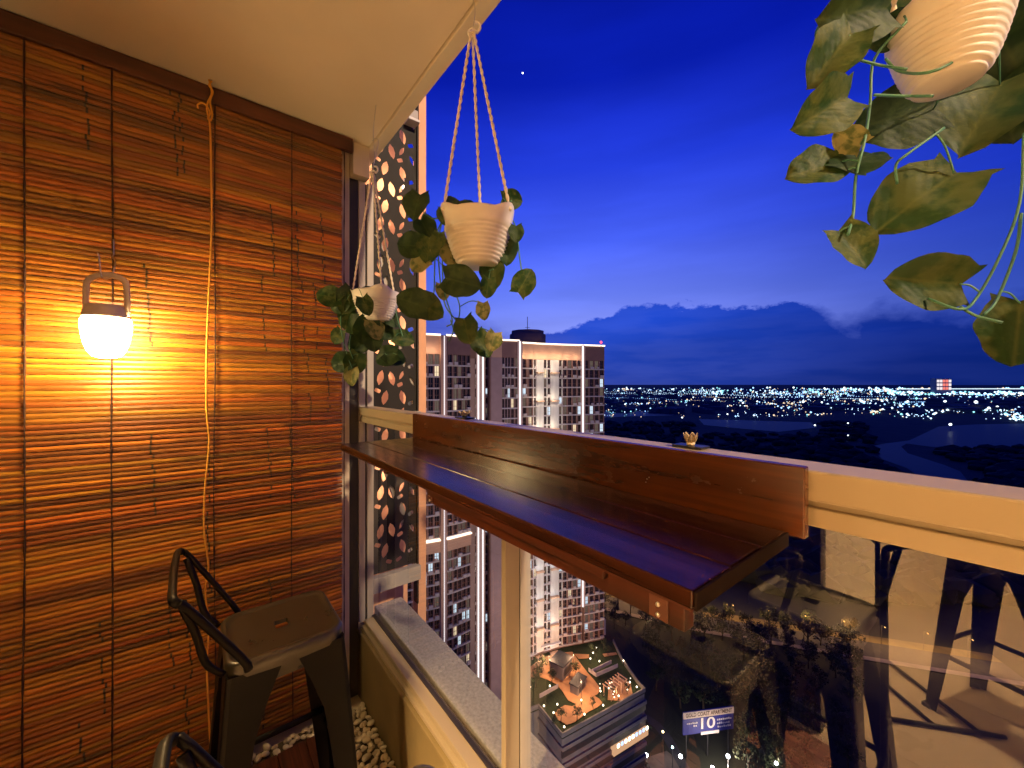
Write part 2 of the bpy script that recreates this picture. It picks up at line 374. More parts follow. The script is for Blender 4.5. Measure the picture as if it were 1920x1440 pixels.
bp = N(t, 'ShaderNodeBump'); bp.inputs['Strength'].default_value = .4; bp.inputs['Distance'].default_value = .001; L(t, gn.outputs[0], bp.inputs['Height']); L(t, bp.outputs[0], pb.inputs['Normal'])
M_slat = mb
def sn(a, b_=0.0, c=0.0): return mnoise.noise(Vector((a, b_, c)))
NS, YL, YR = 145, -.464, .5556
zc = 2.525; nodecols = [-.30, -.02, .20, .44, -.10, .33]
nshift = [0] * len(nodecols)
for i in range(NS):
    fi = i / NS
    pitch = .01708
    z = zc; zc -= pitch
    hgt = pitch - (.0008 + .0021 * max(0, min(1, .5 + 1.6 * sn(i * .17, 3.3))) * (1.0 if .24 < fi < .85 else .3))
    hgt *= R.uniform(.94, 1.0)
    sag0 = .010 * sn(i * .045, 7.7); sag1 = .006 * sn(i * .08, 1.1); tilt = .010 * sn(i * .03, 9.1) - .018 * max(0, fi - .55)
    dx = R.uniform(-.0016, .0016)
    base = Vector((.64, .395, .105)) * (1 + .22 * sn(i * .21, 5.5) + R.uniform(-.17, .17))
    if R.random() < .07: base *= .72
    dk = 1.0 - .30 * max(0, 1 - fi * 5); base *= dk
    base.y *= R.uniform(.86, 1.12)
    if i % 18 == 0: nshift = [R.uniform(-.05, .05) for _ in nodecols]; act = [R.random() < .55 for _ in nodecols]
    nodes = [nodecols[k] + nshift[k] + (i % 18) * .0008 + R.uniform(-.005, .005) for k in range(len(nodecols)) if act[k] and R.random() < .75]
    ys = sorted(set([YL + (YR - YL) * k / 24 for k in range(25)] + [n + d for n in nodes for d in (-.004, -.0015, .0015, .004)]))
    ys = [y for y in ys if YL <= y <= YR]
    if len(ys) < 3: continue
    e0 = R.uniform(-.003, .003); ys[0] += e0 if e0 > 0 else 0; ys[-1] += R.uniform(-.004, 0)
    b = B(); cl = b.loops.layers.color.new('tone'); rings = []; cols = []
    splits = [(R.uniform(YL, YR), R.uniform(.7, 1.25)) for _ in range(2)]
    for y in ys:
        v = (y - YL) / (YR - YL)
        zz = z + sag0 * math.sin(v * math.pi) + sag1 * math.sin(v * 2 * math.pi + i * .1) + tilt * (v - .5) + .0012 * sn(y * 9, i * .7)
        rings.append([b.verts.new(Vector((XW + dx + px_, y, zz + pz)) - BO) for px_, pz in ((-.0025, hgt / 2), (.0010, hgt / 2), (.0030, 0), (.0010, -hgt / 2), (-.0025, -hgt / 2))])
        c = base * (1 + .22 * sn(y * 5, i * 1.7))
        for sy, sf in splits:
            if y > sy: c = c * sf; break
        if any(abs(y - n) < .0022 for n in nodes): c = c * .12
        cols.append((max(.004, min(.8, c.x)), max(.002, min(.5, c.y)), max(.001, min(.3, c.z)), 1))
    for a in range(len(rings) - 1):
        for k in range(5):
            f = b.faces.new((rings[a][k], rings[a][(k + 1) % 5], rings[a + 1][(k + 1) % 5], rings[a + 1][k]))
            for lp, ci in zip(f.loops, (a, a, a + 1, a + 1)): lp[cl] = cols[ci]
    b.faces.new(rings[0][::-1]); b.faces.new(rings[-1])
    for f in b.faces:
        if len(f.verts) == 5:
            for lp in f.loops: lp[cl] = cols[0]
    bmesh.ops.recalc_face_normals(b, faces=b.faces)
    finish(b, 'bamboo_slat', M_slat, blind)
ZB = zc
b = B(); box(b, Vector((XW - .012, YL - .003, 2.536)) - BO, Vector((XW + .012, YR + .002, 2.597)) - BO, bev=.003); finish(b, 'header_batten', M_header, blind)
for y in (-.413, -.223, .0526, .311, .518):
    b = B(); pts = [Vector((XW + .0075 + .0015 * sn(z_ * 4, y * 9), y + .006 * sn(z_ * 1.3, y * 5), z_)) - BO for z_ in [2.595 - (2.595 - ZB) * k / 60 for k in range(61)]]
    tube(b, pts, lambda q: .0022 + .0008 * math.sin(q * 260), 6); finish(b, 'blind_cord', M_darkcord, blind)
# yellow pull cord
b = B(); xc = XW + .045
p0 = at_x(392, 152, xc); path = [Vector((xc, p0.y, ZC - .002))]
for px, py in ((397, 175), (388, 200), (394, 240), (396, 330), (397, 420), (393, 520), (388, 640), (387, 760), (392, 830), (384, 920), (383, 1000), (391, 1060), (385, 1110), (392, 1170), (388, 1240), (390, 1310)):
    path.append(at_x(px, py, xc + .01 * math.sin(py * .02)))
end = path[-1]
path += [Vector((xc + .02, end.y + .01, .12)), Vector((xc + .06, end.y + .03, .022)), at_z(452, 1428, .02), at_z(464, 1412, .025), at_z(452, 1404, .03), at_z(436, 1416, .02), at_z(424, 1436, .014), at_z(380, 1470, .014)]
tube(b, smooth_path(path, 6), .0032, 6)
yc = tag(finish(b, 'pull_cord', M_cord), 'thin yellow pull cord dangling down the middle of the bamboo blind', 'cord')
b = B(); hk = [at_x(px, py, xc + .004) for px, py in ((371, 203), (371, 196), (379, 193), (388, 199), (394, 212), (390, 222), (395, 226), (398, 214), (394, 190), (399, 172), (392, 160), (397, 152))]
tube(b, smooth_path(hk, 5), .0030, 6); finish(b, 'cord_knot', M_cord, yc)
# twisted wrapping near the ceiling
# ------------------------------------------------------------------ lantern
lx = -1.725
lc = at_x(200, 598, lx)
LS = 1.08
lant = empty('camping_lantern', lc, label='glowing bulb shaped lantern hanging by its handle on the bamboo blind', cat='lantern')
b = B()
prof = [(.049, .001), (.0525, -.004), (.0535, -.016), (.0515, -.036), (.0465, -.058), (.039, -.076), (.029, -.087), (.014, -.091), (.001, -.0915)]
lathe(b, prof, 28); finish(b, 'bulb', M_bulb, lant, True).scale = (1, 1, 1.22)
b = B(); lathe(b, [(.001, .038), (.038, .038), (.044, .035), (.0465, .026), (.0505, .008), (.0515, .0045), (.050, .0015), (.001, .0015)], 28); finish(b, 'cap', M_lampbody, lant, True)
hdir = Vector((-.62, .0, 0)).normalized()
# handle: flat strap loop, seen broadside from the room
side = Vector((.45, .89, 0)).normalized()
b = B(); hp = []
for k in range(25):
    a = math.pi * k / 24
    hp.append(side * (-.048 * math.cos(a) if True else 0) * (1.0 if .0 < a < math.pi else 1) + UP * (.095 + .030 * math.sin(a)))
hp = [side * -.050 + UP * .008, side * -.050 + UP * .05] + hp + [side * .050 + UP * .05, side * .050 + UP * .008]
tube(b, hp, .0085, 8, flat=.45, up=side.cross(UP)); finish(b, 'handle', M_lampbody, lant, True)
b = B(); lathe(b, [(.001, .004), (.008, .004), (.008, -.004), (.001, -.004)], 14)
bmesh.ops.rotate(b, verts=b.verts, matrix=Matrix.Rotation(math.pi / 2, 3, side.cross(UP)))
bmesh.ops.translate(b, verts=b.verts, vec=side * -.052 + UP * .012); finish(b, 'hinge', M_lampbody, lant, True)
b = B(); tp = lc + UP * .125 * LS
h1 = [at_x(213, 476, XW + .012) + UP * .05, at_x(213, 476, XW + .012), at_x(211, 482, XW + .03), at_x(216, 492, lx - .02), tp + Vector((.004, .012, .0)), tp + Vector((.0, .0, -.012)), tp + Vector((.012, -.01, -.006)), at_x(186, 484, lx + .01), at_x(183, 474, lx + .01)]
tube(b, smooth_path(h1, 5), .0021, 6)
lant.scale = (LS, LS, LS)
tag(finish(b, 'wire_hook', M_steel), 'bent steel wire hook holding the lantern on the blind cord', 'hook')

# ------------------------------------------------------------------ bar shelf
SX0, SX1, SY0, SY1, SZ = -1.279, -.176, .343, .575, 1.297
shelf = empty('bar_shelf', (-.73, .46, SZ), label='long varnished wooden bar shelf with backboard fixed along the railing', cat='shelf')
SO = Vector((-.73, .46, SZ))
def sp_(bm, name, m):
    bmesh.ops.translate(bm, verts=bm.verts, vec=-SO); return finish(bm, name, m, shelf)
pw = (SY1 - SY0) / 3
for k in range(3):
    b = B(); box(b, (SX0, SY0 + k * pw + (.0006 if k else 0), SZ - .017), (SX1 + (.0, -.001, .0)[k], SY0 + (k + 1) * pw - .0012, SZ + (.0, .0004, -.0003)[k]), bev=.0016); sp_(b, 'shelf_plank', M_shelf)
b = B(); box(b, (SX0 - .004, .5805, SZ - .007), (-.158, .5965, SZ + .081), bev=.0018); sp_(b, 'backboard', M_board)
for x in (-1.14, -.86, -.58, -.32):
    b = B(); box(b, (x, .5752, SZ - .03), (x + .03, .5803, SZ - .004)); sp_(b, 'backboard_spacer', M_shelf)
b = B(); box(b, (SX1 + .0008, SY0 + .001, SZ - .0175), (SX1 + .0035, SY1 - .001, SZ - .0006), bev=.0006); sp_(b, 'end_shade', mat('shelf end shade', (.010, .005, .0035), .8, spec=.1))  # near-black strip over the plank ends, their shade put into its colour
b = B(); box(b, (SX0 + .002, SY0 + .0005, SZ - .0195), (SX1 - .0005, SY0 + .012, SZ - .0172)); sp_(b, 'edge_strip', M_apron)
b = B(); box(b, (-.72, SY0 + .013, SZ - .049), (SX1 - .014, SY0 + .030, SZ - .0176), bev=.0012); sp_(b, 'apron', M_apron)
b = B(); box(b, (-.70, SY0 + .004, SZ - .0305), (-.2775, SY0 + .0128, SZ - .0200), bev=.0012); sp_(b, 'cleat', M_apron)
for x in (-.712, -.226):
    b = B(); box(b, (x, SY0 + .0105, SZ - .047), (x + .020, SY0 + .0125, SZ - .024), bev=.0005); br = sp_(b, 'bracket', M_header)
    for dz in (-.0325, -.0425):
        b = B(); lathe(b, [(.0001, .0014), (.0019, .0012), (.0024, .0), (.0024, -.0008)], 12)
        bmesh.ops.rotate(b, verts=b.verts, matrix=Matrix.Rotation(math.pi / 2, 3, 'X')); bmesh.ops.translate(b, verts=b.verts, vec=Vector((x + .010, SY0 + .0098, SZ + dz)) - SO)
        finish(b, 'bolt', M_steel, br)
for x in (-1.0, -.45):
    b = B(); box(b, (x, SY0 + .031, SZ - .045), (x + .02, SY1 + .01, SZ - .0176), bev=.001); sp_(b, 'cross_bearer', M_apron)
# two small screws on the backboard
for px, py in ((1213, 898), (1217, 895), (1211, 904)):
    d = ray(px, py); p = Vector((0, 0, EYE)) + d * (.5775 / d.y)
    b = B(); lathe(b, [(.0001, .0005), (.0009, .0004), (.0011, 0)], 8); bmesh.ops.rotate(b, verts=b.verts, matrix=Matrix.Rotation(math.pi / 2, 3, 'X'))
    bmesh.ops.translate(b, verts=b.verts, vec=p - SO); finish(b, 'screw', M_steel, shelf)

# ------------------------------------------------------------------ lotus lights on the rail
M_petal = mat('cream petal plastic', (.72, .60, .40), .45)
M_plate = mat('black plastic', (.02, .02, .022), .35)
def lotus(px, py, s, label, closed):
    d = ray(px, py); p = Vector((0, 0, EYE)) + d * (.655 / d.y); p.z = 1.3728
    o = empty('flower_ornament', p, label=label, cat='ornament', group='flower ornaments on the rail')
    b = B(); box(b, (-s * 1.5, -s * .9, 0), (s * 1.5, s * .9, .004), bev=.001); finish(b, 'base_plate', M_plate, o)
    b = B(); lathe(b, [(.0001, .0042), (s * .4, .0045), (s * .35, s * .35), (s * .45, s * .5), (.0001, s * .5)], 14); finish(b, 'cup', M_plate if not closed else M_petal, o, True)
    for k in range(7):
        a = 2 * math.pi * k / 7; rad = Vector((math.cos(a), math.sin(a), 0)); tan = Vector((-math.sin(a), math.cos(a), 0))
        b = B(); rows = []
        for q in range(6):
            v = q / 5; out = s * (.28 + (.42 if closed else .85) * v ** .8); zz = s * (.45 + (1.0 if closed else .75) * v); wd = s * .34 * math.sin(math.pi * (.22 + .72 * v)) ** .9
            rows.append([b.verts.new(rad * (out - (.06 * s if j == 0 else 0)) + tan * (wd * j) + UP * zz) for j in (-1, 0, 1)])
        for r0, r1 in zip(rows, rows[1:]):
            for j in range(2): b.faces.new((r0[j], r0[j + 1], r1[j + 1], r1[j]))
        bmesh.ops.solidify(b, geom=b.faces[:], thickness=.0012); finish(b, 'petal', M_petal, o, True)
lotus(1295, 815, .017, 'small cream flower cup on the rail above the long shelf, seen against dark ground', True)
lotus(871, 772, .020, 'small open cream flower on a black cup on the rail before the tower', False)

# ------------------------------------------------------------------ stools
def stool(x, y, label, rz=0):
    """counter stool facing +Y, origin at floor under the seat centre"""
    root = empty('bar_stool', (x, y, 0), rz, label, 'stool', 'black metal bar stools')
    return root
proto = stool(-1.3875, .2025, 'black metal bar stool with low bent back beside the bamboo blind')
H, T = .755, .1475
b = B()
# seat pan with rounded corners, raised lip, pressed edge and a finger hole
def rrect(h, r, z, n=5):
    out = []
    for cx, cy_, a0 in ((h - r, h - r, 0), (-h + r, h - r, 90), (-h + r, -h + r, 180), (h - r, -h + r, 270)):
        for k in range(n + 1):
            a = math.radians(a0 + 90 * k / n); out.append(Vector((cx + r * math.cos(a), cy_ + r * math.sin(a), z)))
    return out
hole = [Vector((x, y, 0)) for x, y in ((.026, -.012), (.028, .004), (.022, .016), (.010, .021), (-.010, .021), (-.022, .016), (-.028, .004), (-.026, -.012), (-.014, -.016), (.0, -.017), (.008, -.017), (.014, -.016))]
rings = [rrect(T - .004, .045, H - .075), rrect(T - .001, .045, H - .03), rrect(T, .045, H - .008), rrect(T - .004, .043, H - .001), rrect(T - .010, .040, H + .001), rrect(T - .016, .038, H - .001), rrect(T - .022, .036, H - .004), rrect(T - .03, .033, H - .0045)]
vr = [[b.verts.new(p) for p in r] for r in rings]
for a, c in zip(vr, vr[1:]):
    for k in range(24):
        f = b.faces.new((a[k], a[(k + 1) % 24], c[(k + 1) % 24], c[k])); f.smooth = True
def ringpts(path, n):
    return path
hp = []
for k in range(24):
    ang = math.atan2(rings[-1][k].y, rings[-1][k].x); cx_, sx_ = math.cos(ang), math.sin(ang)
    rr = 1 / ((abs(cx_) / .027) ** 4 + (abs(sx_) / .019) ** 4) ** .25
    hp.append(Vector((cx_ * rr, sx_ * rr, H - .0045)))
mid = [rings[-1][k].lerp(hp[k], .6) for k in range(24)]
vm = [b.verts.new(p) for p in mid]; vh = [b.verts.new(p) for p in hp]; vl = [b.verts.new(p - UP * .012 + Vector((p.x, p.y, 0)) * -.05) for p in hp]
for a, c in ((vr[-1], vm), (vm, vh), (vh, vl)):
    for k in range(24): f = b.faces.new((a[k], a[(k + 1) % 24], c[(k + 1) % 24], c[k]))
seat_me = finish(b, 'seat', M_seat, proto)
def leg_bm(sx, sy):
    """folded sheet leg: an L-shaped section tapering from the seat corner to a splayed foot"""
    b = B(); n = 8; rows = []
    for q in range(n + 1):
        v = q / n; z = (H - .03) * (1 - v); off = T - .002 + (.055 * v)
        wd = .085 * (1 - v) + .042 * v
        if q == 0: wd = .13
        if q == 1: wd = .098
        c = Vector((sx * off, sy * off, z))
        rows.append([c + Vector((-sx * wd, -.001 * sy, 0)), c + Vector((-sx * .012, 0, 0)), c + Vector((-sx * .003, -sy * .003, 0)), c + Vector((0, -sy * .012, 0)), c + Vector((-.001 * sx, -sy * wd, 0))])
    vv = [[b.verts.new(p) for p in r] for r in rows]
    for a, c in zip(vv, vv[1:]):
        for k in range(4): b.faces.new((a[k], a[k + 1], c[k + 1], c[k]))
    bmesh.ops.recalc_face_normals(b, faces=b.faces)
    bmesh.ops.solidify(b, geom=b.faces[:], thickness=.004)
    return b
for sx in (-1, 1):
    for sy in (-1, 1):
        lg = finish(leg_bm(sx, sy), 'leg', M_black, proto)
        b = B(); c = Vector((sx * (T + .043), sy * (T + .043), 0)); obox(b, c, (1, 0, 0), (0, 1, 0), .03, .03, .016); finish(b, 'foot_cap', M_plate, lg)
b = B()
for s in (-1, 1):
    o_ = T + .020
    tube(b, [Vector((-o_, s * o_, .26)), Vector((o_, s * o_, .26))], .008, 8, flat=1.4); tube(b, [Vector((s * o_, -o_, .30)), Vector((s * o_, o_, .30))], .008, 8, flat=1.4)
finish(b, 'foot_rest', M_black, proto)
b = B(); cyc = -.2025
arm = []
def backpath(s): return [Vector((s * .152, .105 - .2025, H - .02)), Vector((s * .157, .09 - .2025, H + .02)), Vector((s * .182, -.018 - .2025, H + .196)), Vector((s * .183, -.034 - .2025, H + .213)), Vector((s * .174, -.044 - .2025, H + .222)), Vector((s * .13, -.047 - .2025, H + .223))]
pth = smooth_path(backpath(1), 3) + [Vector((0, -.049 - .2025, H + .223))] + smooth_path(backpath(-1), 3)[::-1]
tube(b, pth, .0100, 10, flat=.7); finish(b, 'backrest', M_black, proto, True)
for s in (1, -1):
    b = B(); tube(b, smooth_path([Vector((s * .172, -.228, H + .195)), Vector((s * .158, -.205, H + .12)), Vector((s * .14, -.185, H + .03)), Vector((s * .13, -.150, H - .02))], 5), .0085, 8, flat=.5); finish(b, 'back_strut', M_black, proto, True)
def copy_tree(o, parent=None):
    c = o.copy(); COL.objects.link(c); c.parent = parent
    for ch in o.children: copy_tree(ch, c)
    return c
for x, y, rz, lb in ((-.565, .212, .0, 'black metal bar stool in the foreground under the long shelf, mostly below the frame'),
                     (-.425, -.275, .06, 'black metal bar stool mirrored in the glass just right of the shelf end'),
                     (.0, -1.40, .35, 'black metal bar stool inside the room, mirrored in the glass at the far right')):
    c = copy_tree(proto); c.location = (x, y, 0); c.rotation_euler = (0, 0, rz); c['label'] = lb

# black tubular rack standing in the room (seen in the glass)
rk = empty('metal_rack', (-.24, -.95, 0), label='black tubular metal rack on the tiled floor, mirrored in the right glass', cat='rack')
RO = Vector((-.24, -.95, 0))
def rkp(pts, r, nm):
    b = B(); tube(b, [Vector(p) - RO for p in pts], r, 8); finish(b, nm, M_black, rk, True)
rkp(smooth_path([(-.25, -.34, 0), (-.25, -.34, .5), (-.25, -.34, .90), (-.23, -.345, .975), (-.12, -.37, 1.0)], 6), .0105, 'post')
rkp([(-.29, -.49, .60), (-.29, -.49, 1.01)], .007, 'post')
rkp([(-.46, -.60, 1.005), (-.29, -.49, .93)], .006, 'brace')
rkp([(-.346, -1.03, .012), (-.02, -1.29, .012)], .009, 'base_bar')
for o_ in ((0, 0), (-.12, .10), (-.24, .20)):
    rkp([(-.60 + o_[0], -1.69 + o_[1], .012), (-.09 + o_[0], -1.24 + o_[1], .012)], .008, 'base_bar')

# ------------------------------------------------------------------ deck and pebbles
deck = empty('wood_deck', (-1.35, -.1, 0), label='red brown wooden deck boards on the floor under the stools', cat='deck')
for k in range(11):
    y1 = .445 - k * .1
    b = B(); box(b, Vector((-1.80, y1 - .0965, .001)) - Vector((-1.35, -.1, 0)), Vector((-.29, y1, .024)) - Vector((-1.35, -.1, 0)), bev=.002); finish(b, 'deck_board', M_deck, deck)
peb_me = []
for k in range(8):
    b = B(); bmesh.ops.create_icosphere(b, subdivisions=2, radius=1)
    sx, sy, sz = R.uniform(.8, 1.15), R.uniform(.6, .85), R.uniform(.40, .6)
    for v in b.verts:
        n_ = 1 + .14 * mnoise.noise(v.co * 1.1 + Vector((k * 9, 0, 0))); v.co = Vector((v.co.x * sx, v.co.y * sy, v.co.z * sz)) * n_
    me = bpy.data.meshes.new('pebble'); b.to_mesh(me); b.free(); me.polygons.foreach_set('use_smooth', [True] * len(me.polygons)); me.materials.append(M_pebble[k % 3]); peb_me.append(me)
def pebbles(name, label, x0, x1, y0, y1, n, rad):
    c = Vector(((x0 + x1) / 2, (y0 + y1) / 2, 0))
    b = B(); box(b, (x0 - c.x, y0 - c.y, .0005), (x1 - c.x, y1 - c.y, .006)); root = finish(b, name, M_gritbed); root.location = c; tag(root, label, 'pebbles')
    pts = []; tries = 0
    while len(pts) < n and tries < 9000:
        tries += 1; r = R.uniform(.7, 1.25) * rad; p = Vector((R.uniform(x0 + r * .7, x1 - r * .7), R.uniform(y0 + r * .7, y1 - r * .7), 0))
        lay = 0
        near = [q for q in pts if (q[0] - p).length < (q[1] + r) * .80]
        if near:
            if len(near) > 2 or any(q[2] for q in near) or R.random() > .25: continue
            lay = 1
        pts.append((p, r, lay))
    for p, r, lay in pts:
        o = link(R.choice(peb_me), 'pebble', None, root); o.location = (p.x - c.x, p.y - c.y, .006 + r * .42 + lay * r * .6)
        s = r; o.scale = (s, s, s); o.rotation_euler = (R.uniform(-.3, .3), R.uniform(-.3, .3), R.uniform(0, 6.28))
    return root
pebbles('pebble_strip', 'strip of pale round pebbles on the floor along the low kerb', -1.86, -1.05, .458, .600, 210, .0165)
pebbles('pebble_strip', 'narrow row of pale pebbles at the foot of the bamboo blind', -1.872, -1.803, -.46, .452, 90, .0165)

# ------------------------------------------------------------------ perforated screen
scr = empty('perforated_screen', (-2.0, .81, .52), label='charcoal metal screen with leaf shaped cutouts beside the end post', cat='screen')
cu = bpy.data.curves.new('screen_panel', 'CURVE'); cu.dimensions = '2D'; cu.fill_mode = 'BOTH'; cu.extrude = .0015
def add_poly(pts):
    s = cu.splines.new('POLY'); s.points.add(len(pts) - 1); s.use_cyclic_u = True
    for p, q in zip(s.points, pts): p.co = (q[0], q[1], 0, 1)
PW, PH = .236, 2.56
add_poly([(0, 0), (PW, 0), (PW, PH), (0, PH)])
def petal(cx, cy_, ang, ln, wd, blunt=0):
    a = math.radians(ang); ca_, sa = math.cos(a), math.sin(a); pts = []
    prof_ = [(0, 0), (.18, .62), (.45, 1), (.75, .78), (1, .0)] if not blunt else [(0, .55), (.12, .95), (.5, 1), (.88, .95), (1, .5)]
    for u_, w_ in prof_: pts.append((u_ * ln, w_ * wd / 2))
    for u_, w_ in reversed(prof_):
        if w_ > 0: pts.append((u_ * ln, -w_ * wd / 2))
    out = [(cx + ca_ * x - sa * y, cy_ + sa * x + ca_ * y) for x, y in pts]
    if not all(.006 < p[0] < PW - .006 and .006 < p[1] < PH - .006 for p in out): return
    test = []
    for i_ in range(len(out)):
        p, q = out[i_], out[(i_ + 1) % len(out)]; test += [p, ((p[0] + q[0]) / 2, (p[1] + q[1]) / 2)]
    for o_ in PET:
        for p in test:
            for q in o_:
                if abs(p[0] - q[0]) < .0035 and abs(p[1] - q[1]) < .0035: return
        if inside(out[0], o_) or inside(o_[0], out) or any(inside(p, o_) for p in test): return
    PET.append(test); add_poly(out)
PET = []
def inside(p, poly):
    r_ = False
    for i_ in range(len(poly)):
        a_, b2 = poly[i_], poly[i_ - 1]
        if (a_[1] > p[1]) != (b2[1] > p[1]) and p[0] < (b2[0] - a_[0]) * (p[1] - a_[1]) / (b2[1] - a_[1]) + a_[0]: r_ = not r_
    return r_
row = 0; zz = .06
while zz < PH:
    for k in range(-1, 3):
        cx = .055 + k * .118 + (.059 if row % 2 else 0)
        flip = 1 if (row + k) % 2 else -1
        for ang, ln, wd, bl in ((104, .078, .036, 0), (284, .080, .036, 0), (62, .058, .020, 0), (242, .056, .020, 0), (25, .032, .02, 1), (205, .032, .02, 1)):
            a2 = ang if flip > 0 else 180 - ang
            g = .009 if not bl else .020; r_ = math.radians(a2)
            petal(cx + math.cos(r_) * g, zz + math.sin(r_) * g, a2, ln, wd, bl)
    zz += .098; row += 1
tmp = bpy.data.objects.new('tmp', cu); COL.objects.link(tmp)
dg = bpy.context.evaluated_depsgraph_get(); me = bpy.data.meshes.new_from_object(tmp.evaluated_get(dg)); bpy.data.objects.remove(tmp)
me.transform(Matrix(((0, 0, 1, 0), (1, 0, 0, .688 - .81), (0, 1, 0, 0), (0, 0, 0, 1)))); me.materials.clear()
link(me, 'screen_panel', M_screen, scr)
def scp(a, c, nm, m, bev=.002):
    b = B(); box(b, Vector(a) - Vector((-2.0, .81, .52)), Vector(c) - Vector((-2.0, .81, .52)), bev=bev); finish(b, nm, m, scr)
scp((-2.0, .684, 1.285), (-1.965, .935, 1.335), 'cross_rail', M_grey)
scp((-2.0, .684, .44), (-1.96, .935, .515), 'cross_rail', M_grey)
scp((-2.03, .924, .30), (-1.985, .935, 3.2), 'edge_frame', M_screen)
for z0, z1 in ((2.30, 1.36), (1.26, .56)):
    b = B(); p = Vector((-2.012, .70, z0)); q = Vector((-2.012, .93, z1)); ax = (q - p).normalized(); s = Vector((0, ax.z, -ax.y)) * .018
    v = [b.verts.new(k + Vector((dx_, 0, 0)) - Vector((-2.0, .81, .52))) for dx_ in (0, -.02) for k in (p - s, p + s, q + s, q - s)]
    for f in ((0, 1, 2, 3), (7, 6, 5, 4), (0, 4, 5, 1), (1, 5, 6, 2), (2, 6, 7, 3), (3, 7, 4, 0)): b.faces.new([v[i] for i in f])
    bmesh.ops.recalc_face_normals(b, faces=b.faces); finish(b, 'brace', M_grey, scr)
b = B(); box(b, (-2.06, .936, -1.2), (-2.0, .984, 3.3)); tag(finish(b, 'salmon_pillar', M_salmon), 'narrow salmon painted pillar at the outer edge of the screen', 'pillar')
b = B(); box(b, (-2.4, .72, -.2), (-2.3, 1.008, 3.3)); tag(finish(b, 'wall', M_salmon), kind='structure')
lb = at(770, 228, 2.1); lb.x = -1.965
wl = empty('wall_light', lb, label='small white light fitting at the top of the charcoal screen', cat='light fitting')
b = B(); box(b, (-.03, -.022, .0), (.02, .028, .05), bev=.004); finish(b, 'housing', M_grey, wl)
b = B(); box(b, (-.034, -.03, -.016), (.03, .034, -.001), bev=.003); finish(b, 'cover', mat('white plastic', (.7, .68, .64), .4), wl)

# ------------------------------------------------------------------ hanging planters
def leaf_mesh(idx):
    """heart shaped leaf, length 1 along -Y from the stalk at the origin, folded along its rib and curled"""
    b = B(); rr = random.Random(idx * 7 + 3); fold = rr.uniform(.10, .32); curl = rr.uniform(.1, .5); tw = rr.uniform(-.4, .4)
    rows = []; n = 14
    for q in range(n + 1):
        v = q / n
        wdt = .50 * (math.sin(math.pi * min(1, (v + .07) * .93)) ** .55) * (1 - .22 * v) if q < n else 0
        if q == 0: wdt = .33
        y = -v if q else .0
        row = []
        for j in (-1, -.72, -.36, 0, .36, .72, 1):
            yy = y + (.14 * abs(j) * max(0, 1 - v * 3.2))
            x = wdt * j; zf = abs(j) * wdt * fold * 1.6 - curl * v * v * .55 + .025 * math.sin(v * 9 + j * 2) * abs(j)
            x2 = x * math.cos(tw * v) - zf * math.sin(tw * v) * .5; z2 = zf + x * math.sin(tw * v) * .7
            z2 += .05 * mnoise.noise(Vector((x2 * 3.1, yy * 3.1, idx * 5.3))) + .02 * mnoise.noise(Vector((x2 * 8, yy * 8, idx * 3.3)))
            row.append(Vector((x2 * (1 + .10 * mnoise.noise(Vector((idx, yy * 4, j))) * abs(j)), yy, z2)))
        rows.append(row)
    vv = [[b.verts.new(p) for p in r] for r in rows]
    for a, c in zip(vv, vv[1:]):
        for k in range(6):
            f = b.faces.new((a[k], a[k + 1], c[k + 1], c[k])); f.smooth = True
    bmesh.ops.remove_doubles(b, verts=b.verts, dist=1e-5)
    me = bpy.data.meshes.new('leaf'); b.to_mesh(me); b.free(); return me
LEAVES = {(k, m): None for k in range(7) for m in range(3)}
for k in range(7):
    base = leaf_mesh(k)
    for m in range(3):
        me = base.copy(); me.materials.append(M_leaf[m]); LEAVES[(k, m)] = me
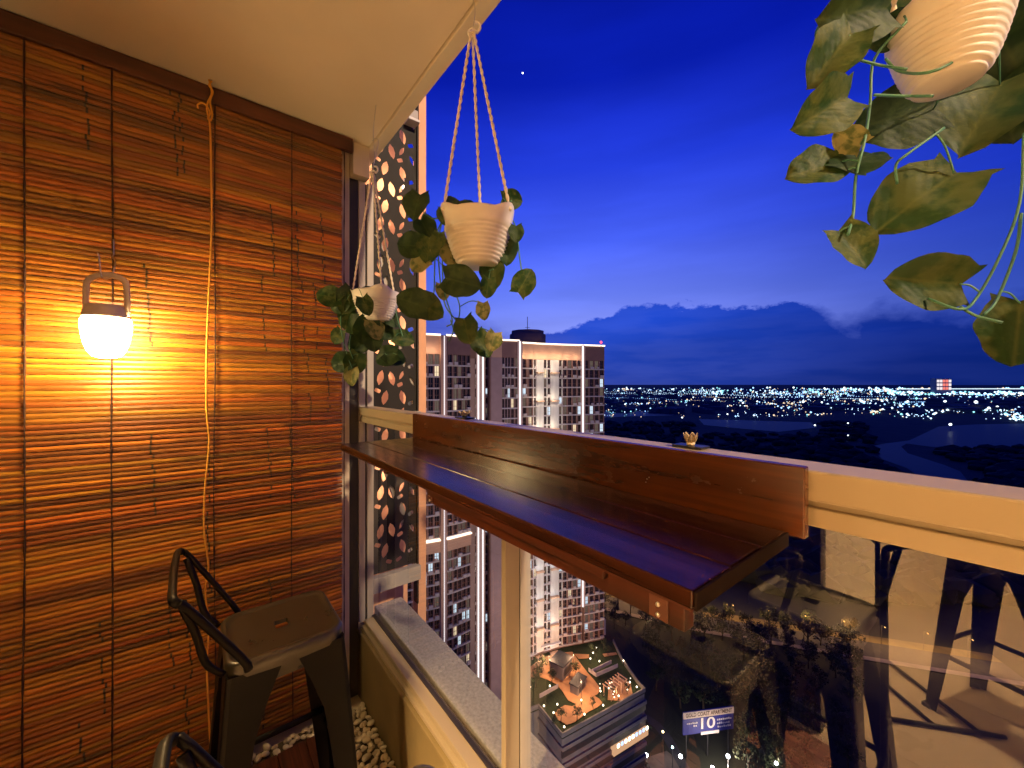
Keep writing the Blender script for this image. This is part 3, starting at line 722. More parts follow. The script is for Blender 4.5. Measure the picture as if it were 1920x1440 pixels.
def planter(label, topc, potc, rim, hgt, leaves, vines, t, wire_to, seed, rot=0, lobeamp=1.0):
    """topc: hook point, potc: centre of the pot base"""
    rr = random.Random(seed)
    root = empty('hanging_planter', potc, label=label, cat='hanging planter', group='hanging planters at the balcony edge')
    P0 = Vector(potc)
    def loc(p): return Vector(p) - P0
    # pot: ribbed tapering wall with a wavy three-lobed rim
    b = B(); prof = [(.0005, 0), (rim * .46, 0), (rim * .51, hgt * .02)]
    nr = 9
    for k in range(nr * 4 + 1):
        v = k / (nr * 4); prof.append((rim * (.52 + .40 * v ** .62) + .0022 * math.cos(k * math.pi / 2), hgt * (.03 + .67 * v)))
    prof += [(rim * .94, hgt * .78), (rim * .97, hgt * .90), (rim * 1.0, hgt * .98), (rim * .985, hgt), (rim * .95, hgt * .97), (rim * .86, hgt * .72), (rim * .8, hgt * .68), (.0005, hgt * .68)]
    n_in = len(prof)
    def wob(j, a, r, z):
        if z > hgt * .72:
            k = (z - hgt * .72) / (hgt * .28); lobe = max(0, math.cos(3 * (a - math.radians(rot)))) ** 1.5 * 1.3 - .25
            return r * (1 + .09 * lobeamp * k * lobe), z + hgt * .10 * lobeamp * k * lobe
        return r, z
    lathe(b, prof, 48, (0, 0, 0), 0, wob); pot = finish(b, 'pot', M_pot, root, True)
    b = B(); lathe(b, [(.0005, hgt * .70), (rim * .82, hgt * .695), (rim * .83, hgt * .685)], 20); finish(b, 'soil', M_soil, root)
    # three cords of two twisted strands
    for k in range(3):
        a = 2 * math.pi * k / 3 + math.radians(rot); e = P0 + Vector((math.cos(a) * rim * 1.02, math.sin(a) * rim * 1.02, hgt * 1.0)); tp = Vector(topc) + Vector((math.cos(a), math.sin(a), 0)) * .004
        d = tp - e; ln = d.length; ax = d.normalized(); s = ax.cross(Vector((.3, .8, .1))).normalized(); q = ax.cross(s)
        b = B()
        for ph in (0, math.pi):
            n = int(ln / .005); pts = []
            for i in range(n + 1):
                v = i / n; an = v * ln / .022 * math.pi + ph; pts.append(loc(e + d * v + (s * math.cos(an) + q * math.sin(an)) * .0021))
            tube(b, pts, .0026, 6)
        finish(b, 'cord', M_rope, root, True)
        b = B(); bmesh.ops.create_icosphere(b, subdivisions=2, radius=.0065, matrix=Matrix.Translation(loc(e))); finish(b, 'knot', M_rope, root, True)
    b = B(); T0 = Vector(topc); hk = [T0 + Vector((0, 0, -.004)), T0 + RT * .012 + UP * .004, T0 + RT * .014 + UP * .016, T0 + RT * .004 + UP * .024, T0 + RT * -.006 + UP * .020]
    ring = [T0 + (RT * math.cos(k * .55) + UP * math.sin(k * .55)) * .011 for k in range(11)]
    tube(b, [loc(p) for p in smooth_path(ring, 3)], .0034, 8); tube(b, [loc(p) for p in smooth_path([T0 + RT * .011, T0 + RT * .020 + UP * .012, T0 + RT * .016 + UP * .026, T0 + RT * .006 + UP * .028], 5)], .0036, 8)
    finish(b, 'hook', M_pot, root, True)
    if wire_to is not None:
        b = B(); Wt = Vector(wire_to); tube(b, [loc(p) for p in smooth_path([T0 + UP * .01, T0.lerp(Wt, .3) + RT * .004, T0.lerp(Wt, .6) - RT * .006, Wt], 5)], .0012, 6)
        if label.startswith('small'):
            tube(b, [loc(p) for p in smooth_path([T0 + UP * .02, T0 + UP * .12 + RT * .022, T0 + UP * .14 + RT * .012, T0 + UP * .13 - RT * .004], 5)], .0012, 6)
        finish(b, 'wire', M_steel, root, True)
    vpts = []
    for vn in vines:
        dt = 0; pts = []
        for i, (px, py) in enumerate(vn): pts.append(loc(at(px, py, t + .02 * math.sin(i * 1.7 + px))))
        sp2 = smooth_path(pts, 5); vpts += sp2; b = B(); tube(b, sp2, .0019, 6); finish(b, 'vine', M_vine, root, True)
    for px, py, lpx, ang, m, face, *off in leaves:
        lpx *= .86 if lpx > 85 else .92
        # ang: image direction of the tip (0 right, 90 down); face: foreshortening 0..1
        tl_ = t + (off[0] if off else 0)
        size = lpx / 745 * tl_ * rr.uniform(.95, 1.08); a = math.radians(ang)
        tip = (RT * math.cos(a) - UP * math.sin(a)); view = -ray(px, py).normalized()
        view = (view - tip * view.dot(tip)).normalized()
        nrm = (view * (.35 + face) + tip.cross(view) * rr.uniform(-.45, .45) * (1.4 - face) + UP * .12 + tip * rr.uniform(-.3, .3)).normalized()
        yax = -(tip - nrm * tip.dot(nrm)).normalized(); xax = yax.cross(nrm)
        c = at(px, py, tl_ + rr.uniform(-.05, .04) * (.4 if off else 1)); st = c - tip * size * .5
        if vpts:
            q0 = min(vpts, key=lambda q: (q - loc(st)).length); q1 = loc(st) + tip * size * .04
            if .004 < (q0 - q1).length < .22: b = B(); tube(b, smooth_path([q0, q0.lerp(q1, .5) + UP * (q0 - q1).length * .16, q1], 4), .0013, 5); finish(b, 'leaf_stalk', M_vine, root, True)
        o = link(LEAVES[(rr.randrange(7), m)], 'leaf', None, root)
        o.matrix_local = Matrix.Translation(loc(st)) @ Matrix((xax, yax, nrm)).transposed().to_4x4() @ Matrix.Diagonal((size, size, size, 1))
    return root
t1 = 1.05; base1 = at(897, 500, t1)
planter('white ribbed pot with trailing leaves hanging before the tower and sky, middle of three', at(886, 62, t1), base1, .094, .132,
    [(850, 378, 36, -80, 0, .7), (962, 374, 44, 5, 0, .5), (783, 392, 58, 100, 1, .5), (800, 432, 52, 60, 1, .9), (765, 458, 60, 190, 1, .8), (803, 470, 54, 95, 0, .8), (782, 490, 54, 170, 2, .4), (846, 475, 56, 85, 2, .9), (852, 517, 44, 90, 2, .6), (868, 530, 74, 15, 1, .9), (925, 513, 60, 80, 0, .9), (915, 540, 40, 95, 0, .4), (968, 440, 36, 90, 1, .8), (948, 472, 52, 85, 1, .4), (984, 527, 52, -60, 0, .6), (773, 568, 66, 200, 1, .9), (803, 578, 64, 30, 0, .8), (906, 584, 34, 90, 2, .3), (877, 622, 58, 75, 0, .8), (905, 648, 56, 60, 0, .8), (922, 642, 40, 110, 2, .4), (830, 548, 34, 80, 2, .4), (836, 408, 36, 80, 0, .5), (880, 393, 40, 10, 0, .3), (822, 452, 34, 95, 0, .4)],
    [[(845, 405), (828, 420), (822, 470), (826, 530), (836, 575), (858, 605), (872, 640)], [(842, 402), (815, 410), (795, 400)], [(838, 400), (818, 440), (815, 500), (812, 560), (795, 575)], [(836, 410), (830, 470), (832, 540), (848, 600), (838, 612)], [(955, 400), (968, 430), (974, 480), (980, 520)], [(940, 398), (948, 385), (960, 376)], [(900, 505), (912, 508), (925, 505)], [(858, 610), (862, 575), (850, 540)], [(845, 600), (850, 620), (842, 640)]],
    t1, Vector((base1.x, .575, ZC - .001)), 5, 141.6)
t2 = 1.593; base2 = at(706, 603, t2)
planter('small white pot of dark trailing leaves hanging beside the bamboo blind', at(699, 325, t2), base2, .094, .118,
    [(617, 558, 46, 190, 0, .6), (634, 572, 44, 150, 1, .8), (652, 566, 52, 110, 0, .5), (686, 574, 36, 70, 0, 1, -.14), (660, 608, 48, 175, 1, .8), (686, 622, 54, 110, 1, .9), (703, 620, 44, 70, 2, .7), (672, 645, 50, 130, 1, .9), (722, 622, 40, 40, 1, .6), (758, 634, 40, 10, 0, .6), (722, 668, 50, 170, 1, .8), (740, 670, 40, 20, 1, .6), (640, 680, 46, 160, 1, .9), (664, 684, 50, 110, 0, .8), (660, 707, 38, 95, 2, .7), (632, 632, 34, 120, 0, .5), (700, 640, 44, 80, 1, .8), (690, 548, 30, -20, 1, .4), (652, 600, 40, 100, 0, .6), (735, 600, 36, 40, 1, .6)],
    [[(664, 548), (648, 556), (640, 580), (640, 620), (648, 655), (660, 690)], [(668, 548), (650, 545), (630, 550), (615, 548)], [(672, 600), (660, 620), (655, 650), (662, 672)], [(738, 560), (746, 600), (755, 630)], [(700, 605), (712, 640), (724, 665)]],
    t2, at(705, 197, 1.59), 2, 231.6)
t3 = .56; base3 = at(1775, 162, t3 + .02)
planter('white pot with big olive leaves close to the viewer, against open sky', at(1745, -700, t3), base3, .070, .118,
    [(1563, 102, 120, 130, 0, .9), (1542, 210, 115, 150, 0, .7), (1525, 318, 120, 168, 0, .25), (1622, 280, 120, -50, 1, .5), (1592, 470, 92, 62, 0, .4), (1690, 215, 150, 170, 1, .8, .16), (1836, 225, 190, 120, 0, .9, .16), (1725, 362, 175, 150, 0, .45), (1745, 528, 132, 185, 0, 1), (1908, 625, 150, 95, 0, .9), (1600, 25, 140, 170, 1, .7), (1840, 30, 170, 100, 1, .9, .16), (1905, 120, 130, 60, 1, .8, .16), (1720, 20, 110, 100, 0, .6, .16), (1890, 210, 130, 80, 1, .7, .16), (1590, 262, 60, 200, 2, .3), (1660, 60, 90, 160, 1, .6), (1790, -5, 120, 60, 0, .8, .13)],
    [[(1700, 40), (1640, 110), (1632, 190), (1622, 260), (1605, 330), (1600, 400), (1590, 440)], [(1700, 130), (1640, 120), (1560, 95), (1530, 70), (1545, 40), (1600, 20)], [(1750, 180), (1690, 180), (1640, 178)], [(1770, 240), (1700, 290), (1680, 310), (1682, 345)], [(1920, 250), (1912, 380), (1875, 480), (1830, 560), (1800, 580), (1740, 560)], [(1915, 400), (1905, 470), (1870, 560), (1845, 590)], [(1800, 575), (1830, 592), (1880, 605)], [(1660, 110), (1690, 135), (1760, 130), (1850, 70), (1900, 10)], [(1545, 150), (1535, 180), (1545, 200)]],
    t3, None, 1, -86, 2.2)

# ------------------------------------------------------------------ room lamps
def spot(loc, power, col, size, blend, parent, radius=.05, rot=(0, 0, 0)):
    l = bpy.data.lights.new('lamp_light', 'SPOT'); l.energy = power; l.color = col; l.spot_size = size; l.spot_blend = blend; l.shadow_soft_size = radius
    o = bpy.data.objects.new('lamp_light', l); COL.objects.link(o); o.location = loc; o.rotation_euler = rot
    if parent is not None: o.parent = parent
    return o
def point(loc, power, col, radius, parent=None):
    l = bpy.data.lights.new('lamp_light', 'POINT'); l.energy = power; l.color = col; l.shadow_soft_size = radius
    o = bpy.data.objects.new('lamp_light', l); COL.objects.link(o); o.location = loc
    if parent is not None: o.parent = parent
    return o
WARM = (1.0, .62, .28)
M_shade = emis('lamp shade glow', WARM, 6, False)
for x, y in ((-.05, -1.42), (.9, -2.9)):
    dl = empty('downlight', (x, y, ZC - .002), label='round recessed ceiling downlight %s' % ('over the balcony floor behind the viewer' if y > -1 else 'just inside the balcony opening' if y > -2 else 'deeper in the room'), cat='ceiling light')
    b = B(); lathe(b, [(.03, -.012), (.045, -.012), (.05, 0), (.03, 0)], 20); finish(b, 'trim', M_pot, dl)
    b = B(); lathe(b, [(.0005, -.006), (.028, -.006)], 16); finish(b, 'lens', M_shade, dl)
    spot((0, 0, -.02), 2700 if y > -2 else 1300, WARM, math.radians(115 if y < -1 else 66), .6, dl)
pl = empty('floor_lamp', (1.28, -2.19, 0), label='warm globe floor lamp inside the room behind the viewer', cat='lamp')
b = B(); lathe(b, [(.0005, 0), (.13, 0), (.13, .02), (.012, .03), (.010, 1.36), (.03, 1.38), (.03, 1.40), (.0005, 1.40)], 20); finish(b, 'stand', M_black, pl)
M_globe = emis('lamp globe glow', WARM, 105, True)
b = B(); bmesh.ops.create_uvsphere(b, u_segments=20, v_segments=12, radius=.10, matrix=Matrix.Translation((0, 0, 1.50))); finish(b, 'globe', M_globe, pl, True)

# ================================================================== outside
GZ = -118.0
def g(px, py, z=GZ): return at_z(px, py, z)
M_ground = mat('dark ground', (.030, .034, .018), .95, noise=.5, nscale=.03)
M_water = mat('river water', (.003, .012, .06), .35, spec=.25, bump=.15, bscale=.05, bd=.6); M_water.node_tree.nodes['Principled BSDF'].inputs['IOR'].default_value = 1.12
M_asphalt = mat('asphalt', (.05, .05, .05), .8, noise=.2, nscale=.4)
M_field = mat('dry grass field', (.16, .13, .05), .95, noise=.4, nscale=.08)
b = B(); bmesh.ops.create_grid(b, x_segments=8, y_segments=8, size=45000, matrix=Matrix.Translation((-15000, 25000, GZ)))
tag(finish(b, 'ground', M_ground), kind='structure')
def sheet(name, pts, z, m):
    b = B(); v = [b.verts.new((p.x, p.y, z)) for p in pts]; f = b.faces.new(v); bmesh.ops.recalc_face_normals(b, faces=[f])
    if f.normal.z < 0: f.normal_flip()
    bmesh.ops.triangulate(b, faces=[f]); return tag(finish(b, name, m), kind='structure')
sheet('river', [g(*p) for p in ((1628, 838), (1660, 832), (1705, 826), (1760, 800), (1830, 796), (2060, 792), (2060, 842), (1840, 842), (1745, 838), (1700, 832), (1690, 838), (1702, 850), (1770, 872), (1800, 884), (1830, 920), (1780, 940), (1740, 906), (1700, 878), (1655, 862))], GZ + .4, M_water)
sheet('lake', [g(*p) for p in ((1310, 786), (1390, 788), (1520, 792), (1532, 802), (1460, 810), (1380, 803), (1320, 797))], GZ + .4, M_water)
sheet('lake', [g(*p) for p in ((1120, 772), (1190, 771), (1260, 774), (1265, 779), (1180, 781), (1120, 783))], GZ + .4, M_water)

# ---- apartment tower
M_twall = mat('tower wall', (.40, .27, .24), .85, noise=.08, nscale=.5)
M_tbrown = mat('tower brown wall', (.24, .13, .10), .85, noise=.1, nscale=.5)
M_tslab = mat('tower slab edge', (.50, .43, .40), .8, noise=.06, nscale=.6)
M_crown = mat('tower crown', (.60, .36, .22), .8, noise=.08, nscale=.4)
M_pier = mat('tower pale pier', (.66, .62, .54), .8, noise=.12, nscale=1.2, stretch=(1, 1, .15))
M_glassd = mat('dark window glass', (.012, .014, .022), .12, spec=.8)
M_wl = [emis('window cool', (.70, .86, 1), 1.1), emis('window warm', (1, .78, .5), 1.0), emis('window dim', (.55, .42, .34), .22)]
M_led = emis('white strip', (1, .93, .95), 1.6); M_ledw = emis('warm strip', (1, .80, .62), 2.6)
M_red = emis('red beacon', (1, .06, .1), 4)
FL = 3.1; ZT = 9.5
def tp(px, t): p = F + RT * ((px - 960) / 745); return Vector((p.x * t, p.y * t, 0))
tower = empty('apartment_tower', (-92, 75, GZ), label='tall apartment tower with white light strips rising beside the railing', cat='apartment tower')
TO = Vector((-92, 75, GZ))
def tfin(bm, name, m, parent=None, smooth=False):
    bmesh.ops.translate(bm, verts=bm.verts, vec=-TO); return finish(bm, name, m, parent or tower, smooth)
wq = []      # queued windows
def panel(px0, t0, px1, t1, kind, cols=3, nf=31, m=M_twall, gap=.28, crown=True, slab=True, lit=.15):
    a = tp(px0, t0); c = tp(px1, t1); ux = (c - a).normalized(); ln = (c - a).length; nr = Vector((ux.y, -ux.x, 0))
    if nr.dot(-a) < 0: nr = -nr
    zb = ZT - nf * FL
    if crown:
        b = B(); obox(b, (a + c) / 2 - nr * .35 + UP * ZT, ux, nr, ln, .9, 5.0); tfin(b, 'crown_band', M_crown if crown == 2 else M_tbrown)
        b = B(); obox(b, (a + c) / 2 + nr * .05 + UP * (ZT + 5.0), ux, nr, ln + .3, .5, .45); tfin(b, 'roof_light_strip', M_ledw)
    if kind == 'wall':
        b = B(); obox(b, (a + c) / 2 - nr * .5 + UP * zb, ux, nr, ln, 1.0, ZT - zb - .01); tfin(b, 'facade_wall', m); return
    # window bays: back wall, piers and slabs around recessed panes
    cw = ln / cols; b = B()
    for k in range(cols + 1):
        wd = cw * gap if 0 < k < cols else cw * gap * .5
        off = (-wd / 2 if k == cols else wd / 2 if k == 0 else 0)
        obox(b, a + ux * (cw * k + off) - nr * .3 + UP * zb, ux, nr, wd, .6, ZT - zb - .01)
    tfin(b, 'facade_pier', m)
    if slab:
        b = B()
        for f in range(nf): obox(b, (a + c) / 2 - nr * .22 + UP * (zb + f * FL - .1), ux, nr, ln - .02, .62, .42)
        tfin(b, 'floor_slab', M_tslab)['kind'] = 'stuff'
    for k in range(cols):
        for f in range(nf):
            wq.append((a + ux * (cw * (k + .5)) - nr * .48 + UP * (zb + f * FL + .32), ux, nr, cw * (1 - gap) - .02, FL - .42, lit))
panel(757, 103, 790, 105, 'win', 2, 35, crown=2, m=M_tbrown)
panel(790, 105, 825, 107, 'win', 3, 35, crown=2, m=M_tbrown)
b = B(); a_ = tp(825.5, 106.4); c_ = tp(831, 106.8); ux_ = (c_ - a_).normalized(); obox(b, (a_ + c_) / 2 + UP * -100, ux_, Vector((ux_.y, -ux_.x, 0)), (c_ - a_).length, 1.2, 114.4); tfin(b, 'facade_wall', M_crown)
panel(838, 107.6, 850, 108.6, 'win', 1, 35, m=M_tbrown, gap=.4)
panel(850, 108.6, 882, 112, 'win', 4, 35, m=M_tbrown, gap=.16)
panel(878, 124.5, 890, 125, 'wall', nf=35, crown=1); panel(890, 125, 895.5, 125.2, 'win', 1, 35, gap=.3)
panel(899, 125.2, 904, 125.4, 'wall', nf=35); panel(907.5, 125.5, 915, 125.8, 'win', 1, 35, gap=.3); panel(915, 125.8, 922, 126, 'wall', nf=35, m=M_tbrown)
panel(918.5, 118.4, 921, 118.6, 'wall', nf=35, crown=1, m=M_tbrown); panel(921, 118.6, 941, 119.6, 'wall', nf=35, crown=2)
panel(941, 119.6, 957, 120.4, 'win', 3, 32, m=M_twall, gap=.22, lit=.12); panel(957, 120.4, 973, 121.2, 'win', 2, 32, m=M_tbrown, gap=.4, lit=.12)
panel(978, 127, 1000, 129, 'win', 2, 32, crown=2, m=M_tbrown, gap=.4)
panel(1000, 129, 1007, 130, 'win', 1, 31, crown=2, m=M_pier, gap=.3)
panel(1007, 130, 1019, 131, 'wall', nf=31, crown=2, m=M_pier)
panel(1019, 131, 1033, 132, 'win', 2, 31, crown=2, m=M_pier, gap=.22)
panel(1033, 132, 1047, 133, 'wall', nf=31, crown=2, m=M_pier)
panel(1047, 133, 1055, 133.6, 'win', 1, 31, crown=2, m=M_pier, gap=.3)
panel(1055, 133.6, 1091, 135.4, 'win', 4, 31, crown=2, m=M_tbrown, gap=.3)
panel(1095, 135.6, 1133, 138, 'win', 4, 31, m=M_tbrown, gap=.3, lit=.12)
def strip(px, t, z0, z1, wd=.75, m=M_led, name='light_strip'):
    b = B(); p = tp(px, t - .6); wd = .46; nr = (-p).normalized(); ux = Vector((-nr.y, nr.x, 0)); obox(b, p + UP * z0, ux, nr, wd, .4, z1 - z0); tfin(b, name, m)
    b = B(); obox(b, p + UP * z0 - nr * .55, ux, nr, wd + 1.1, .6, z1 - z0 + .2); tfin(b, 'strip_channel', M_twall)
strip(832, 107.2, -100, 14.4, 1.0); strip(897, 125, -97, 12, .62); strip(905.5, 125.2, -97, 12, .62); strip(975, 121, -90, 14.4, .75); strip(1093, 135.2, -74, 14.4, .7)
# lobby floor band half way up the near wing
for px0, t0_, px1, t1_ in ((757, 102.6, 826, 106.6), (838, 107.2, 882, 111.6)):
    a = tp(px0, t0_); c = tp(px1, t1_); ux = (c - a).normalized(); nr = Vector((ux.y, -ux.x, 0))
    b = B(); obox(b, (a + c) / 2 + UP * -43.5, ux, nr, (c - a).length, 1.0, 3.0); tfin(b, 'lobby_band', M_crown)
    b = B(); obox(b, (a + c) / 2 + UP * -40.4, ux, nr, (c - a).length + .3, 1.4, .35); tfin(b, 'band_light_strip', M_ledw)
# windows: the largest 300 as parts, the others joined
wq.sort(key=lambda q: (q[0].length + abs(q[0].z) * .25) / max(.5, q[3]) ** .5)
joined = B(); RW = random.Random(5)
def wgeo(bm, q, c0, mats_i):
    c, ux, nr, wd, h, lit = q
    v = [bm.verts.new(c0 + ux * i * wd / 2 + UP * j) for i, j in ((-1, 0), (1, 0), (1, h), (-1, h))]; f = bm.faces.new(v); f.material_index = mats_i
    obox(bm, c0 + nr * .04, ux, nr, .08, .1, h, 0); obox(bm, c0 + nr * .04 + UP * h * .38, ux, nr, wd, .1, .08, 0)
WM = [M_tbrown, M_glassd] + M_wl
cache = {}
for i, q in enumerate(wq):
    li = 1
    if RW.random() < q[5]: li = RW.choice((2, 2, 3, 4, 4, 4))
    elif RW.random() < .16: li = 4
    if i < 300:
        key = (round(q[3], 2), round(q[1].x, 2), li)
        if key not in cache:
            b = B(); wgeo(b, q, Vector((0, 0, 0)), li); me = bpy.data.meshes.new('window'); b.to_mesh(me); b.free()
            for mm in WM: me.materials.append(mm)
            cache[key] = me
        o = link(cache[key], 'window', None, tower); o.location = q[0] - TO
    else: wgeo(joined, q, q[0], li)
bal = B()
for q in wq:
    c, ux_, nr_, wd_, h_, lit_ = q
    if RW.random() < .30: obox(bal, c + nr_ * .75 - UP * .1, ux_, nr_, wd_ * .96, .5, RW.choice((.75, .9, 1.0)))
    elif RW.random() < .2: obox(bal, c + nr_ * .7 + ux_ * wd_ * RW.uniform(-.3, .3) + UP * .05, ux_, nr_, .8, .4, .6)
tfin(bal, 'balcony_front', M_tslab)['kind'] = 'stuff'
o = tfin(joined, 'window_rows', None); o['kind'] = 'stuff'
for mm in WM: o.data.materials.append(mm)
# core behind the facade, roof, plant room
b = B(); fp = [tp(*p) for p in ((756, 104.2), (826, 108.4), (881, 113.4), (882, 126.4), (917, 127.2), (919, 120), (941, 121), (974, 122.6), (979, 128.6), (1055, 135), (1132, 139.2))]
fp += [fp[-1] + Vector((-18, 6, 0)), fp[0] + Vector((-24, -2, 0))]
prism(b, [(p.x, p.y) for p in fp], GZ, ZT + 4.2); tfin(b, 'tower_core', M_tbrown)
b = B(); p = tp(989, 142); lathe(b, [(6.6, ZT + 4), (6.6, 19.0), (5.9, 19.1), (5.9, 20.3), (.01, 20.5)], 10, p + UP * 0); tfin(b, 'plant_room', M_tbrown)
b = B(); tube(b, [p + UP * 20.3, p + UP * 25.5], .12, 6); tube(b, [p + UP * 21.6 - RT * .8, p + UP * 21.6 + RT * .8], .08, 5); tfin(b, 'roof_mast', M_tslab)
b = B(); bmesh.ops.create_icosphere(b, subdivisions=1, radius=.45, matrix=Matrix.Translation(tp(1127, 137) + UP * 15.9)); tfin(b, 'beacon', M_red)
b = B(); tube(b, [tp(1127, 137.1) + UP * 14.2, tp(1127, 137.1) + UP * 15.8], .12, 6); tfin(b, 'beacon_post', M_tslab)
# wall washers of the crown and of the pale piers
CW = (1, .70, .48)
def wash(px, t, z, power, col, off=1.6):
    p = tp(px, t - off); return point(p + UP * z - TO, power, col, .25, tower)
for px, t in ((772, 104), (800, 105.4), (815, 106.2), (985, 127.6), (1000, 129), (1013, 130.5), (1026, 131.5), (1040, 132.5), (1052, 133.4), (1066, 134.2), (1082, 135)): wash(px, t, ZT + .9, 170, CW, 1.7)
for k in range(11):
    z = 5.3 - 9.3 * k; top_ = k == 0
    for px, t in ((1013, 130.5), (1040, 132.5)):
        wash(px, t, z + .9, 300 if top_ else 400 if k < 3 else 230, (1, .86, .68) if k < 4 else (.90, .94, 1), 2.9)
    for px0, t0_, px1, t1_ in ((1007, 129.5, 1019, 130.5), (1033, 131.5, 1047, 132.5)):
        a = tp(px0, t0_); c = tp(px1, t1_); ux = (c - a).normalized(); nr = Vector((ux.y, -ux.x, 0))
        b = B(); obox(b, (a + c) / 2 + UP * (z - .3), ux, nr, (c - a).length + .2, 1.4, .35); tfin(b, 'pier_ledge', M_crown)
# warm fill added for the tower walls, its lamps kept out of view
for loc, aim, pw_, nm in (((-22, 34, -40), (-93, 78, -25), 120000, 'higher'), ((-30, 40, -95), (-88, 85, -80), 80000, 'lower')):
    fl = empty('fill_light', loc, label='added %s fill light on a mast, out of view, aimed at the neighbouring tower' % nm, cat='fill_light')
    d = (Vector(aim) - Vector(loc)).normalized()
    spot((0, 0, 0), pw_, (1, .80, .66), math.radians(80 if nm == 'higher' else 52), .7, fl, .3, d.to_track_quat('-Z', 'Y').to_euler())
    b = B(); obox(b, -d * .5 - UP * .3, d.cross(UP).normalized(), Vector((d.x, d.y, 0)).normalized(), .9, .3, .6); finish(b, 'lamp_head', M_plate, fl)
    b = B(); tube(b, [Vector(-d * .5) - UP * .3, Vector(-d * .5) + UP * (GZ - loc[2])], .15, 6); finish(b, 'mast', M_plate, fl)

fl = empty('fill_light', (6, 1.08, 6), label='outdoor floodlight on the front of the viewer\'s own building', cat='fill_light')  # added out of view to brighten the salmon pillar and the ledge
d = (Vector((-1.8, .8, .8)) - Vector((6, 1.08, 6))).normalized()
spot((0, 0, 0), 3800, (1, .70, .42), math.radians(60), .6, fl, .1, d.to_track_quat('-Z', 'Y').to_euler())
b = B(); obox(b, -d * .3 - UP * .1, d.cross(UP).normalized(), Vector((d.x, d.y, 0)).normalized(), .3, .12, .2); finish(b, 'lamp_head', M_plate, fl)
b = B(); tube(b, [Vector((.25, .05, .15)), Vector((.25, -.45, .15))], .02, 6); finish(b, 'arm', M_plate, fl)
for z_, nm in ((2.62, 'near its top'), (1.75, 'half way up'), (.95, 'near its foot')):  # lights added behind the screen to brighten the salmon wall
    ww = empty('screen_fill', (-2.17, .90, z_), label='small added fill light behind the charcoal screen, %s' % nm, cat='light fitting')
    b = B(); box(b, (-.02, .02, -.03), (.03, .05, .03), bev=.003); finish(b, 'housing', M_plate, ww); point((0, 0, 0), 3.6, (1, .62, .40), .02, ww)

# ---- podium with the roof garden
DZ = -88.0
M_paving = mat('terracotta paving', (.50, .25, .11), .8, noise=.1, nscale=.8)
M_conc = mat('podium concrete', (.21, .185, .165), .85, noise=.15, nscale=.5)
M_lawn = mat('roof lawn', (.020, .034, .010), .95, noise=.4, nscale=2)
M_louver = mat('dark louver', (.03, .03, .033), .6)
M_glow = emis('garden lamp glow', (1, .84, .62), 5)
pod = empty('podium_building', (-78, 88, GZ), label='podium block with terracotta roof garden at the foot of the tower', cat='building')
PO = Vector((-78, 88, GZ))
def pf(bm, name, m, parent=None, smooth=False):
    bmesh.ops.translate(bm, verts=bm.verts, vec=-PO); return finish(bm, name, m, parent or pod, smooth)
def d2(px, py, z=DZ): p = g(px, py, z); return (p.x, p.y)
A_, B_, C_ = d2(1054, 1383), d2(1209, 1297), d2(1010, 1328)
back1, back2 = d2(1134, 1225), d2(985, 1240)
outline = [A_, B_, d2(1196, 1283), d2(1166, 1240), d2(1150, 1205), d2(1134, 1196), d2(985, 1196), (d2(960, 1260)), d2(985, 1338), C_]
b = B(); prism(b, outline, DZ - .4, DZ); pf(b, 'roof_deck', M_lawn)
low = [(p[0] - .8 * (1 if i in (0, 1) else 0), p[1]) for i, p in enumerate(outline)]
b = B(); prism(b, [(p[0] * .995 - .3, p[1] * .995 + .3) for p in outline], GZ, DZ - .42); pf(b, 'podium_wall', M_conc)
def wallseg(p, q, z0, z1, th, nm, m):
    p = Vector((*p, 0)); q = Vector((*q, 0)); ux = (q - p).normalized(); nr = Vector((ux.y, -ux.x, 0))
    b = B(); obox(b, (p + q) / 2 + UP * z0, ux, nr, (q - p).length + th * .5, th, z1 - z0); return pf(b, nm, m)
for p, q in ((A_, B_), (C_, A_), (B_, outline[2]), (outline[2], outline[3]), (outline[3], outline[4]), (C_, outline[8])): wallseg(p, q, DZ + .02, DZ + 1.15, .35, 'parapet', M_conc)
for zz_ in (-2.2, -6.6, -10.4, -14.2, -18, -22):
    wallseg(A_, B_, DZ + zz_ - 1.0, DZ + zz_, 1.1, 'facade_band', M_conc); wallseg(C_, A_, DZ + zz_ - .7, DZ + zz_, 1.0, 'facade_band', M_conc)
    wallseg(A_, B_, DZ + zz_ - 3.0, DZ + zz_ - 1.02, .5, 'louver', M_louver)
lp0 = Vector((*A_, 0)).lerp(Vector((*B_, 0)), .56); lp1 = Vector((*A_, 0)).lerp(Vector((*B_, 0)), .985)
M_shop = emis('shop glow', (1, .55, .30), .8)
wallseg((lp0.x + .6, lp0.y), (lp1.x + .6, lp1.y), DZ - 11.6, DZ - 9.6, 1.4, 'lit_gallery', M_shop)
for k in range(9):
    p = lp0.lerp(lp1, .08 + k * .11); b = B(); obox(b, p + Vector((1.5, 0, DZ - 9.5)), (0, 1, 0), (1, 0, 0), .8, .3, .8); pf(b, 'gallery_lamp', RW.choice((M_glow, emis('lamp blue%d' % k, (.5, .65, 1), 2))))
wallseg(d2(1000, 1230), d2(1036, 1203), DZ + .02, DZ + 4.4, .8, 'entrance_wall', M_crown); wallseg(d2(1036, 1203), d2(1134, 1189), DZ + .02, DZ + 5.4, .8, 'entrance_wall', M_tslab)
b = B(); p = Vector((*d2(1030, 1222), 0)); obox(b, p + UP * (DZ + 3.0), (.3, .95, 0), (.95, -.3, 0), 7, 3.4, .4); pf(b, 'entrance_canopy', M_pot)
